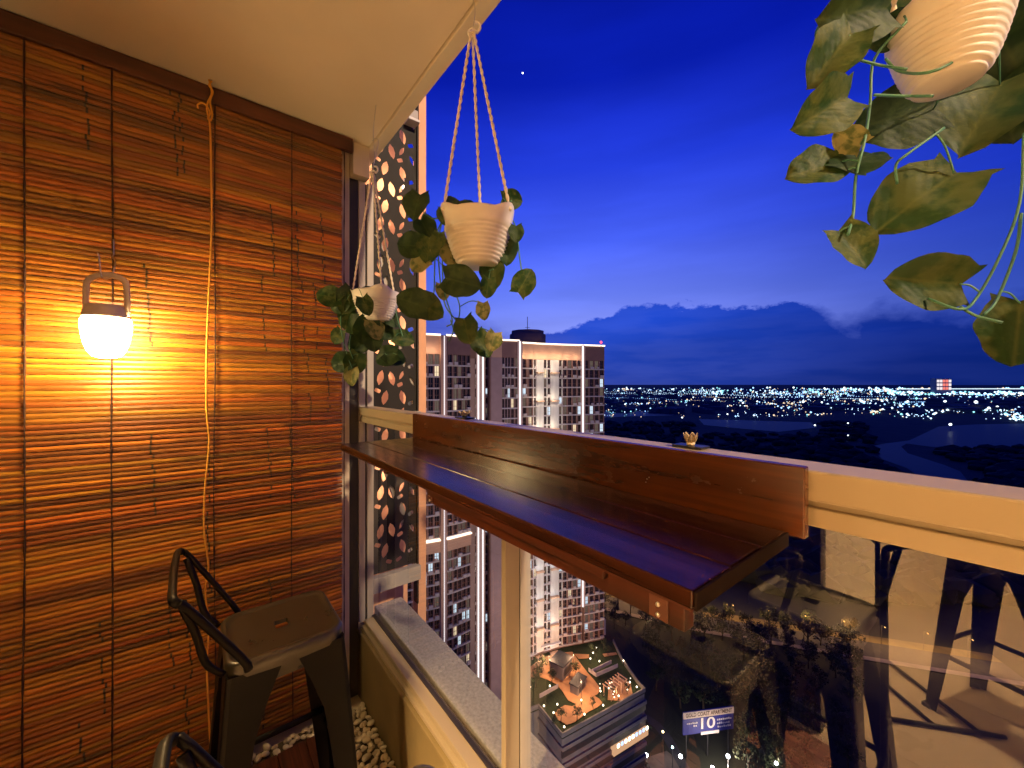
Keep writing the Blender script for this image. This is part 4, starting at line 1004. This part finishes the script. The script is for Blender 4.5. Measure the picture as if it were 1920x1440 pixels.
def lawn(pts): 
    b = B(); prism(b, [d2(*p) for p in pts], DZ + .01, DZ + .45); pf(b, 'planting_bed', M_lawn)
def paving(pts, nm='paving'):
    b = B(); v = [b.verts.new((*d2(980 + x / 5.142, 1160 + y / 5.142), DZ + .14)) for x, y in pts]; f = b.faces.new(v); bmesh.ops.recalc_face_normals(b, faces=[f])
    if f.normal.z < 0: f.normal_flip()
    r_ = bmesh.ops.triangulate(b, faces=[f]); e = bmesh.ops.extrude_face_region(b, geom=r_['faces'][:])
    bmesh.ops.translate(b, verts=[q for q in e['geom'] if isinstance(q, bmesh.types.BMVert)], vec=(0, 0, .1)); bmesh.ops.recalc_face_normals(b, faces=b.faces)
    pf(b, nm, M_paving)
paving([(30, 520), (75, 470), (190, 380), (320, 340), (480, 325), (530, 400), (620, 520), (700, 610), (755, 690), (720, 735), (690, 750), (740, 780), (770, 820), (720, 860), (640, 900), (560, 960), (510, 1000), (430, 1030), (340, 980), (310, 920), (350, 870), (410, 840), (480, 852), (520, 830), (440, 795), (410, 750), (390, 715), (330, 640), (250, 600), (150, 560), (30, 600)])
paving([(830, 640), (920, 560), (1040, 630), (1060, 730), (950, 800), (820, 790)])
paving([(500, 345), (640, 350), (640, 385), (540, 392)]); paving([(770, 345), (900, 330), (912, 350), (790, 372)])
def hutch(px, py, sx, sy, h, rot, nm):
    c = Vector((*d2(px, py), DZ + .02)); ux = Vector((math.cos(rot), math.sin(rot), 0)); uy = Vector((-ux.y, ux.x, 0))
    b = B(); obox(b, c, ux, uy, sx, sy, h)
    o = pf(b, nm, M_conc); b = B(); obox(b, c + UP * (h + .01), ux, uy, sx + .5, sy + .5, .35); pf(b, 'hutch_roof', M_louver, o)
    b = B(); obox(b, c + UP * (h * .25) + ux * (sx / 2), ux, uy, .1, sy * .7, h * .5); pf(b, 'vent', M_louver, o)
hutch(1052, 1262, 4.6, 5.6, 4.2, .25, 'stair_hutch'); hutch(1084, 1293, 2.6, 5.0, 2.6, .25, 'skylight')
for p, q in (((1104, 1262), (1118, 1272)), ((1118, 1272), (1158, 1254)), ((1108, 1266), (1146, 1247)), ((1012, 1312), (1046, 1293))):
    wallseg(d2(*p), d2(*q), DZ + .5, DZ + 1.6, .22, 'railing_wall', M_tslab)
# pergola
pg = []
for i in range(4):
    for j in (0, 1):
        c = Vector((*d2(1146, 1318), DZ + .5)) + Vector((-1.6 * j * 1.6, 2.3 * i, 0)); b = B(); obox(b, c, (1, 0, 0), (0, 1, 0), .2, .2, 3.0); pf(b, 'pergola_post', M_crown)
for i in range(7):
    c = Vector((*d2(1146, 1318), DZ + 3.52)) + Vector((-1.3, 1.15 * i, 0)); b = B(); obox(b, c, (1, 0, 0), (0, 1, 0), 3.4, .25, .2); pf(b, 'pergola_beam', M_crown)
for k in range(14):
    c = Vector((*d2(1146, 1318), DZ + RW.uniform(1.5, 4.2))) + Vector((RW.uniform(-3.5, 2), RW.uniform(-1, 9), 0)); b = B(); bmesh.ops.create_icosphere(b, subdivisions=1, radius=RW.uniform(.10, .2), matrix=Matrix.Translation(c)); pf(b, 'pergola_bulb', M_glow)
# garden lamps: short bollards standing on the roof
lampspots = [(1020, 1333), (1045, 1330), (1090, 1322), (1126, 1305), (1058, 1373), (1096, 1349), (1131, 1332), (1038, 1346), (994, 1297), (1031, 1295), (1118, 1222), (1107, 1243), (1124, 1248), (1112, 1232), (1160, 1314), (1181, 1288), (1194, 1297), (1169, 1247)]
gl0 = None
for i, (px, py) in enumerate(lampspots):
    p = Vector((*d2(px, py), DZ + .03))
    if gl0 is None:
        gl0 = empty('garden_lamp', p, label='small glowing bollard lamp on the roof garden of the podium', cat='lamp', group='garden lamps on the podium roof')
        b = B(); tube(b, [(0, 0, 0), (0, 0, 1.2)], .12, 6); finish(b, 'post', M_louver, gl0)
        b = B(); lathe(b, [(.01, 1.2), (.20, 1.22), (.25, 1.4), (.16, 1.6), (.01, 1.64)], 8); finish(b, 'globe', M_glow, gl0)
        o = gl0
    else: o = copy_tree(gl0); o.location = p
    if i % 2 == 0: point((0, 0, 2.4), 180, (1, .62, .34), .2, o)
for k_, o in enumerate(sorted([q for q in COL.objects if q.name.startswith('garden_lamp')], key=lambda q: (q.location - TO).length)): o['label'] = 'small glowing bollard lamp on the podium roof, %s from the tower' % ORD[k_]
# taller lamps added to light the terrace
for px, py in ((1075, 1262), (1090, 1315), (1030, 1265)):
    p = Vector((*d2(px, py), DZ + .03)); o = empty('terrace_fill', p, label={1075: 'added slim terrace light between stair hutch and lawn', 1090: 'added slim terrace light by the front planting beds', 1030: 'added slim terrace light near the canopy'}[px], cat='lamp')
    b = B(); tube(b, [(0, 0, 0), (0, 0, 6)], .07, 6); finish(b, 'post', M_louver, o)
    b = B(); lathe(b, [(.01, 6), (.2, 6.02), (.16, 6.15), (.01, 6.2)], 8); finish(b, 'lamp_head', M_louver, o); point((0, 0, 5.8), 4500, (1, .55, .28), .2, o)

# ---- trees
M_crownleaf = [mat('tree leaves', (.045, .065, .022), .7), mat('dark tree leaves', (.025, .04, .016), .75), mat('brown tree leaves', (.075, .060, .028), .75)]
M_bark = mat('bark', (.07, .05, .035), .9)
tree_data = []
for k in range(4):
    rt = random.Random(k + 40); h = 1.0
    b = B(); tube(b, [(0, 0, 0), (.02, .01, .3), (.0, .03, .62)], lambda v: .035 * (1 - .6 * v), 6)
    tips = []
    for j in range(6):
        a = j * 1.05 + rt.uniform(-.3, .3); st = Vector((0.01, .02, rt.uniform(.28, .5))); e = st + Vector((math.cos(a) * rt.uniform(.18, .33), math.sin(a) * rt.uniform(.18, .33), rt.uniform(.15, .4))); tips.append(e)
        tube(b, [st, st.lerp(e, .5) + UP * .03, e], lambda v: .014 * (1 - .7 * v), 5)
    tm = bpy.data.meshes.new('trunk'); b.to_mesh(tm); b.free(); tm.materials.append(M_bark)
    b = B(); cl = tips + [Vector((rt.uniform(-.25, .25), rt.uniform(-.25, .25), rt.uniform(.5, .95))) for _ in range(9)]
    for c in cl:
        rad = rt.uniform(.11, .2)
        for _ in range(42):
            d = Vector((rt.gauss(0, 1), rt.gauss(0, 1), rt.gauss(0, .8))).normalized() * rad * rt.uniform(.55, 1.05); s = rt.uniform(.018, .04)
            n_ = (d.normalized() + Vector((rt.uniform(-.7, .7), rt.uniform(-.7, .7), rt.uniform(-.2, .9)))).normalized(); u_ = n_.orthogonal().normalized(); v_ = n_.cross(u_)
            p = c + d; vv = [b.verts.new(p + u_ * s * i + v_ * s * j * .8) for i, j in ((-1, 0), (0, -1), (1, 0), (0, 1))]; b.faces.new(vv)
    cmh = bpy.data.meshes.new('crown'); b.to_mesh(cmh); b.free()
    mm = []
    for m in M_crownleaf: c2 = cmh.copy(); c2.materials.append(m); mm.append(c2)
    tree_data.append((tm, mm))
def tree(p, h, wd, k, m, label, group):
    o = empty('tree', p, RW.uniform(0, 6.28), label, 'tree', group)
    t_ = link(tree_data[k][0], 'trunk', None, o); c = link(tree_data[k][1][m], 'crown', None, o)
    for q in (t_, c): q.scale = (wd, wd, h)
    return o
for px, py, h in ((1010, 1275, 5), (1016, 1262, 5.5), (1035, 1280, 4), (1078, 1268, 4.5), (1118, 1236, 4), (1108, 1225, 3.5), (1132, 1218, 3.5), (1112, 1330, 3), (1082, 1352, 4), (1052, 1355, 4), (1040, 1366, 3), (1150, 1304, 3), (1176, 1302, 3), (1130, 1322, 3.2), (1140, 1230, 3.4), (1004, 1290, 5)):
    tree(Vector((*d2(px, py), DZ + .1)), h, h * .85, RW.randrange(4), RW.choice((0, 0, 1)), 'small tree planted on the roof garden of the podium', 'roof garden trees')
for k_, o in enumerate(sorted([q for q in COL.objects if q.name.startswith('tree')], key=lambda q: (q.location - TO).length)): o['label'] = 'small tree in the podium roof garden, %s from the tower' % ORD[k_]
n = 0
for _ in range(2000):
    px = RW.uniform(1120, 1600); py = RW.uniform(1135, 1480)
    p = g(px, py)
    # keep clear of the podium, the road and the cleared lot
    if px < 1215 and py > 1185 and py < 1300 + (1215 - px) * .8: continue
    if py > 1300 and 1200 < px < 1262 : continue
    if py > 1352 and 1262 < px < 1395: continue
    if py < 1195 and py < 1160 + (px - 1300) * .13: continue
    if py > 1375 and RW.random() < .55: continue
    if any((p - q).length < 5.2 for q in tree_data[0:0]): continue
    if p.length > 330: continue
    if not hasattr(tree, 'pts'): tree.pts = []
    if any((p - q).length < 6.2 for q in tree.pts): continue
    tree.pts.append(p); hh = RW.uniform(7, 14)
    tree(p, hh, hh * RW.uniform(.8, 1.05), RW.randrange(4), RW.choice((0, 1, 1, 2)), 'dark tree in the night wood below the balcony', 'trees in the wood below')
    n += 1
    if n >= 150: break
# ---- road with sodium lamps
r0, r1, r2 = g(1090, 1118), g(1310, 1167), g(1905, 1262)
def along(s):
    return r0.lerp(r1, s / .4) if s < .4 else r1.lerp(r2, (s - .4) / .6)
pts = [along(k / 24) for k in range(25)]
def ribbon(name, off0, off1, z, m):
    b = B(); prev = None
    for i, p in enumerate(pts):
        d = (pts[min(i + 1, 24)] - pts[max(i - 1, 0)]).normalized(); s = Vector((-d.y, d.x, 0)); v = [b.verts.new(Vector((p.x, p.y, z)) + s * o_) for o_ in (off0, off1)]
        if prev: b.faces.new((prev[0], v[0], v[1], prev[1]))
        prev = v
    bmesh.ops.recalc_face_normals(b, faces=b.faces); return tag(finish(b, name, m), kind='structure')
ribbon('road', -6, 6, GZ + .15, M_asphalt); ribbon('verge', 6.2, 12, GZ + .08, M_field); ribbon('pavement', -9, -6.1, GZ + .3, M_conc)
M_na = emis('sodium lamp', (1, .55, .16), 3)
sl0 = None
for k in range(13):
    p = along(.02 + k / 13); q = along(.03 + k / 13); d = (q - p).normalized(); s = Vector((-d.y, d.x, 0)); p = p + s * 6.4; p.z = GZ + .1
    rz = math.atan2(s.y, s.x)
    if sl0 is None:
        sl0 = empty('street_lamp', p, rz, label='tall sodium street lamp along the orange lit road', cat='street lamp', group='street lamps along the road')
        b = B(); tube(b, smooth_path([(0, 0, 0), (0, 0, 7), (-.3, 0, 8.6), (-2.2, 0, 9.1)], 5), .09, 6); finish(b, 'pole', M_louver, sl0)
        b = B(); obox(b, (-2.6, 0, 8.98), (1, 0, 0), (0, 1, 0), .7, .3, .16); finish(b, 'lamp_head', M_na, sl0); o = sl0
    else: o = copy_tree(sl0); o.location = p; o.rotation_euler = (0, 0, rz)
    o['label'] = 'tall sodium street lamp, %s from the tower along the orange lit road' % ORD[k]
    point((-2.6, 0, 8.7), 3000, (1, .50, .13), .3, o)
# ---- billboard
bb = at(1328, 1352, 127)
def toside(px, py, t): return at(px, py, t)
pl_ = at(1281.5, 1350, 126); pr_ = at(1375.5, 1354, 128.5); ux = Vector((pr_.x - pl_.x, pr_.y - pl_.y, 0)); bw = ux.length; ux.normalize(); nr = Vector((ux.y, -ux.x, 0))
nr = -nr if nr.dot(Vector((bb.x, bb.y, 0))) > 0 else nr
bc = (pl_ + pr_) / 2; bbd = empty('billboard', Vector((bc.x, bc.y, GZ)), label='advertising billboard with a large white 10 standing among the dark trees', cat='billboard')
BBO = Vector((bc.x, bc.y, GZ)); zc_ = bc.z; bh = 7.1
def bbf(bm, nm, m): bmesh.ops.translate(bm, verts=bm.verts, vec=-BBO); return finish(bm, nm, m, bbd)
M_bblue = mat('billboard blue', (.02, .022, .20), .6); M_bcream = mat('billboard cream', (.62, .48, .36), .6); M_bwhite = mat('billboard white', (.72, .66, .62), .6); M_btext = mat('billboard dark text', (.10, .05, .03), .6)
b = B(); obox(b, Vector((bc.x, bc.y, zc_ - bh / 2)) - nr * .3, ux, nr, bw, .5, bh); bbf(b, 'board', M_bblue)
b = B(); obox(b, Vector((bc.x, bc.y, zc_ + bh / 2 - 1.9)), ux, nr, bw + .1, .25, 2.0); bbf(b, 'header_panel', M_bcream)
b = B(); obox(b, Vector((bc.x, bc.y, zc_ - bh / 2 - .5)) + ux * .4, ux, nr, bw * .36, .2, .95); bbf(b, 'footer_panel', M_bwhite)
for s in (-.42, 0, .42):
    b = B(); obox(b, Vector((bc.x, bc.y, GZ)) + ux * bw * s - nr * .75, ux, nr, .35, .35, zc_ - GZ); bbf(b, 'post', M_louver)
def text(s, size, cx, z, m, nm, wid=None):
    c_ = bpy.data.curves.new('t', 'FONT'); c_.body = s; c_.size = size; c_.align_x = 'CENTER'; c_.align_y = 'CENTER'; c_.extrude = .03; c_.offset = .05 if size > 3 else .03
    o = bpy.data.objects.new('t', c_); COL.objects.link(o); d_ = bpy.context.evaluated_depsgraph_get(); me = bpy.data.meshes.new_from_object(o.evaluated_get(d_)); bpy.data.objects.remove(o)
    xs = [v.co.x for v in me.vertices]; cur = max(xs) - min(xs); sx = (wid / cur) if wid else 1
    mw = Matrix((ux * sx, UP, nr)).transposed().to_4x4(); me.transform(mw); me.transform(Matrix.Translation(Vector((bc.x, bc.y, z)) + ux * cx + nr * .16 - BBO)); me.materials.clear()
    return link(me, nm, m, bbd)
rdir = 1 if ux.dot(RT) > 0 else -1
text('GOLD COAST APARTMENT', 1.7, 0, zc_ + bh / 2 - .9, M_btext, 'header_text', bw * .92)
text('10', 4.9, -bw * .05, zc_ - .55, M_bwhite, 'number_text', bw * .28)
for cx, dz_, wd_ in ((-.33, .2, .22), (-.27, -.75, .08), (.31, .3, .30), (.29, -.9, .26), (.31, -2.0, .28)):
    b = B()
    k_ = int(wd_ * 28)
    for i in range(k_):
        hh = RW.uniform(.35, .6); obox(b, Vector((bc.x, bc.y, zc_ + dz_ - .4)) + ux * (bw * (cx + wd_ * ((i + .5) / k_ - .5))) + nr * .01, ux, nr, bw * wd_ / k_ * .62, .12, hh)
    bbf(b, 'small_print', M_bwhite)
point((nr * 9 + UP * (zc_ - GZ - 5)), 8000, (1, .8, .66), .3, bbd)
b = B(); tube(b, [Vector((0, 0, 0)) + nr * 9, nr * 9 + UP * (zc_ - GZ - 5.6)], .1, 6); finish(b, 'sign_lamp_post', M_louver, bbd)
# ---- lamps on the lots near the billboard
M_wlamp = emis('white lamp', (.86, .92, 1), 14); M_glamp = emis('green white lamp', (.6, 1, .9), 10); M_yl = emis('yellow lamp', (1, .82, .35), 10)
wl0 = None
spots_ = [(1212, 1416, M_wlamp, 'white lot lamp beside the bare yard under the balcony'), (1204, 1412, M_wlamp, 'second white lot lamp close to the yard'), (1261, 1401, M_glamp, 'greenish white lamp on a pole left of the billboard foot'), (1243, 1372, M_yl, 'yellow lamp on a pole beside the lane left of the billboard'), (1365, 1418, M_wlamp, 'bright white pole lamp below the billboard'), (1336, 1440, M_wlamp, 'pale lamp low in the wood below the billboard'), (1456, 1432, M_wlamp, 'white lamp in the wood right of the billboard'), (1180, 1394, M_wlamp, 'small white lamp at the podium foot'), (1170, 1250, M_wlamp, 'white lamp behind the podium corner'), (1180, 1267, M_yl, 'small lamp by the podium back wall'), (1276, 1418, M_wlamp, 'faint lamp between trees by the lane')]
for px, py, m, lb_ in spots_:
    p = at_z(px, py, GZ + 7); o = empty('pole_lamp', Vector((p.x, p.y, GZ)), label=lb_, cat='lamp')
    b = B(); tube(b, [(0, 0, 0), (0, 0, 6.7)], .09, 6); finish(b, 'pole', M_louver, o)
    b = B(); bmesh.ops.create_icosphere(b, subdivisions=1, radius=.62 if m is M_wlamp and py > 1399 else .38, matrix=Matrix.Translation((0, 0, 7))); finish(b, 'globe', m, o)
    if py > 1370: point((0, 0, 8.2), 350, (1, .78, .58), .3, o)
sheet('bare_yard', [g(*p) for p in ((1100, 1460), (1200, 1425), (1250, 1408), (1290, 1440), (1320, 1500), (1100, 1520))], GZ + .06, mat('bare earth', (.16, .13, .10), .95, noise=.3, nscale=.3))
ribs = [g(1205, 1342), g(1232, 1360), g(1252, 1385), g(1275, 1425), g(1300, 1470)]
b = B(); prev = None
for i, p in enumerate(ribs):
    d = (ribs[min(i + 1, 4)] - ribs[max(i - 1, 0)]).normalized(); s = Vector((-d.y, d.x, 0)); v = [b.verts.new(Vector((p.x, p.y, GZ + .12)) + s * o_) for o_ in (-1.6, 1.6)]
    if prev: b.faces.new((prev[0], v[0], v[1], prev[1]))
    prev = v
bmesh.ops.recalc_face_normals(b, faces=b.faces); tag(finish(b, 'lane', M_asphalt), kind='structure')
b = B(); p = g(1097, 1428, GZ + 4); obox(b, p, Vector((.3, .95, 0)).normalized(), Vector((.95, -.3, 0)).normalized(), 3.2, .4, 4.2)
sgn = tag(finish(b, 'shop_sign', emis('blue sign glow', (.10, .42, 1), 1.6)), 'small glowing blue sign at the foot of the podium block', 'sign')

# ---- far wood, far city
b = B(); RF = random.Random(8)
for _ in range(2600):
    px = RF.uniform(1080, 2100); py = 795 + 330 * RF.random() ** 1.6
    if 1620 < px and 790 < py < 850 and not (py > 822 and px < 1640): 
        if py < 842: continue
    if 1640 < px < 1850 and 832 < py < 935 and abs(py - (840 + (px - 1650) * .42)) < 34: continue
    if 1300 < px < 1540 and py < 815: continue
    p = g(px, py)
    if p.length < 300: continue
    r_ = RF.uniform(6, 12) * (1 + p.length / 3000); 
    h_ = RF.uniform(5, 12)
    bmesh.ops.create_icosphere(b, subdivisions=1, radius=1, matrix=Matrix.Translation((p.x, p.y, GZ + h_ * .4)) @ Matrix.Diagonal((r_, r_, h_ * .75, 1)))
for v in b.verts: v.co += mnoise.noise_vector(v.co * .11) * 2.2
tag(finish(b, 'far_wood', mat('far wood leaves', (.018, .026, .014), .95)), 'dark wood stretching from the road to the lakes', 'wood', kind='stuff')
LM = [emis('city light cool', (.30, .58, 1), 2.8), emis('city light white', (.52, .76, 1), 3.2), emis('city light teal', (.30, .85, .95), 2.0), emis('city light warm', (1, .74, .5), 1.6)]
b = B(); bb_ = B()
def clight(px, py, sz, mi):
    p = g(px, py); r_ = p.length / 397 * .5 * sz; p.z = GZ + r_ + 3
    bmesh.ops.create_icosphere(b, subdivisions=1, radius=r_, matrix=Matrix.Translation(p))
    for f in b.faces[-20:]: f.material_index = mi
b.faces.ensure_lookup_table()
def add_light(px, py, sz, mi):
    n0 = len(b.faces); p = g(px, py); r_ = p.length / 397 * .5 * sz; p.z = GZ + r_ + 3
    vs_ = [b.verts.new(p + Vector(k) * r_) for k in ((1, 0, 0), (-1, 0, 0), (0, 1, 0), (0, -1, 0), (0, 0, 1), (0, 0, -1))]
    for q in ((0, 2, 4), (2, 1, 4), (1, 3, 4), (3, 0, 4), (2, 0, 5), (1, 2, 5), (3, 1, 5), (0, 3, 5)):
        f = b.faces.new([vs_[i] for i in q]); f.material_index = mi
def okspot(px, py): return py > 728.5 and not (1300 < px < 1540 and 784 < py < 812) and not (2070 > px > 1620 and py > 792) and px > 1090
for _ in range(190):
    cx = RF.uniform(1100, 2700); r_ = RF.random()
    cy_ = 730 + abs(RF.gauss(0, 7)) if r_ < .6 else RF.gauss(757, 7) + (cx - 1300) * .012 if r_ < .9 else RF.uniform(762, 792)
    sxp = RF.uniform(6, 55); syp = RF.uniform(.8, 4.5); col_ = RF.choice((0, 0, 1, 1, 2, 3))
    for _ in range(RF.randrange(6, 30)):
        px = RF.gauss(cx, sxp); py = RF.gauss(cy_, syp)
        if okspot(px, py): add_light(px, py, RF.choice((.4, .5, .5, .6, .7, .9, 1.2, 1.6)), col_ if RF.random() < .7 else RF.choice((0, 1, 2, 3)))
for _ in range(64):
    px = RF.uniform(1100, 2600); py = 729.5 + abs(RF.gauss(0, 12)); ln_ = RF.uniform(30, 170); sl_ = RF.uniform(-.02, .05); st_ = RF.uniform(3, 8); col_ = RF.choice((0, 1, 1, 3))
    k = 0
    while k < ln_:
        if okspot(px + k, py + k * sl_): add_light(px + k, py + k * sl_, RF.uniform(.35, .6), col_)
        k += st_ * RF.uniform(.8, 1.2)
for _ in range(700):
    px = RF.uniform(1100, 2700); py = 729 + abs(RF.gauss(0, 16))
    if okspot(px, py): add_light(px, py, RF.choice((.3, .4, .5)), RF.choice((0, 1, 2, 3)))
for px in range(1665, 2060, 6):
    for k in range(3): add_light(px + RF.uniform(-4, 4), 737 + RF.uniform(-3.5, 6), RF.uniform(.9, 1.7), RF.choice((0, 1, 1, 2)))
for px in range(1380, 1560, 7): add_light(px, 746 + RF.uniform(-.5, .5), .7, 1)
o = tag(finish(b, 'city_lights', None), 'scatter of tiny bluish lights of the far city below the horizon', 'city lights', kind='stuff')
for m in LM: o.data.materials.append(m)
for _ in range(420):
    px = RF.uniform(1080, 2080); py = RF.choice((RF.uniform(727.5, 740), RF.uniform(740, 775))); p = g(px, py)
    if p.length > 14000: continue
    s = RF.uniform(20, 70); obox(bb_, (p.x, p.y, GZ), (1, 0, 0), (0, 1, 0), s, s * RF.uniform(.5, 1.5), RF.uniform(6, 22) * (1.8 if RF.random() < .1 else 1))
tag(finish(bb_, 'far_buildings', mat('far building walls', (.10, .10, .11), .9)), 'low dark buildings of the far city', 'far buildings', kind='stuff')
# long lit terminal and its square block on the horizon
tl = g(1690, 737); tr_ = g(2010, 736); tb = empty('terminal_building', tl, label='long low brightly lit building on the horizon at the far right', cat='building')
ux2 = (tr_ - tl).normalized(); ln2 = (tr_ - tl).length; n2_ = Vector((ux2.y, -ux2.x, 0)); s_ = tl.length / 397
b = B(); obox(b, ux2 * ln2 / 2, ux2, n2_, ln2, s_ * 4, s_ * 2.6); finish(b, 'hall', mat('terminal wall', (.2, .2, .22), .8), tb)
b = B(); obox(b, ux2 * ln2 / 2 + UP * s_ * 2.7 , ux2, n2_, ln2, s_ * 4, s_ * .55); finish(b, 'roof_light_strip', emis('terminal light', (.7, .88, 1), 1.3), tb)
hb = g(1764, 740); s_ = hb.length / 397; hk_ = empty('hotel_block', hb, label='square white and red lit block rising above the horizon lights', cat='building')
b = B(); obox(b, (0, 0, 0), RT, F, s_ * 10, s_ * 4, s_ * 11); finish(b, 'block', mat('hotel wall', (.5, .45, .45), .8), hk_)
for i in range(5):
    for j in range(3):
        b = B(); obox(b, RT * s_ * (i - 2) * 2 - F * s_ * 2.1 + UP * s_ * (3.4 + j * 2.5), RT, F, s_ * 1.5, s_ * .2, s_ * 1.7); finish(b, 'window', emis('hotel glow', ((1, .9, .92) if i in (0, 1, 4) else (1, .25, .2)), 1.0), hk_)
# brightest single lights of the plain
fm0 = None
for px, py, sz in ((1341, 752, 3.2), (1393, 759, 2.6), (1506, 758, 3.4), (1541, 758, 2.4), (1364, 782, 2.4), (1279, 789, 2.6), (1528, 805, 2.4), (1533, 783, 2.0), (1782, 805, 3.2), (1830, 760, 3.6), (1702, 757, 2.6), (1772, 757, 2.8), (1854, 771, 2.8), (1590, 800, 1.8), (1590, 825, 1.8), (1488, 726, 2.4), (1583, 726, 2.4), (1630, 726, 2.4), (1546, 727, 2.2), (1444, 726, 2.0), (1172, 761, 2.2), (1300, 747, 2.0), (1420, 756, 2.4), (1688, 765, 2.4), (1870, 768, 2.4), (1655, 772, 2.2), (1755, 780, 2.2)):
    p = at(px, py, 1); gp = g(px, max(py + 2.5, 733)); r_ = gp.length / 397 * .5 * sz; h_ = max(8, (EYE - GZ) - gp.length * (py - 720) / 745 * .9) if py < 735 else 10 + r_
    h_ = min(h_, 160)
    if fm0 is None:
        fm0 = empty('floodlight_mast', gp, label='bright white light on a mast far off in the dark plain', cat='light mast', group='bright lights of the far plain')
        b = B(); tube(b, [(0, 0, 0), (0, 0, .9)], .03, 5); finish(b, 'mast', M_louver, fm0)
        b = B(); vs_ = []
        bmesh.ops.create_icosphere(b, subdivisions=2, radius=.5, matrix=Matrix.Translation((0, 0, 1))); finish(b, 'lamp', emis('far lamp', (.85, .96, 1), 3.2), fm0); o = fm0
    else: o = copy_tree(fm0); o.location = gp
    for ch in o.children:
        if ch.name.startswith('mast'): ch.scale = (10, 10, h_)
        else: ch.scale = (r_, r_, r_); ch.location = (0, 0, h_ - r_)
fms = sorted([q for q in COL.objects if q.name.startswith('floodlight_mast')], key=lambda q: q.location.dot(RT) / q.location.dot(F))
for hz in (True, False):
    for k_, o in enumerate([q for q in fms if (q.location.length > 4000) == hz]): o['label'] = ('bright white light on the horizon, %s from the tower' if hz else 'bright white light down on the dark plain, %s from the tower') % ORD[k_]
# bright planet
p = at(980, 137, 5000); b = B(); bmesh.ops.create_icosphere(b, subdivisions=2, radius=9); o = finish(b, 'star', emis('star light', (.9, .97, 1), 6)); o.location = p; tag(o, 'single bright white star in the dark blue sky', 'star')
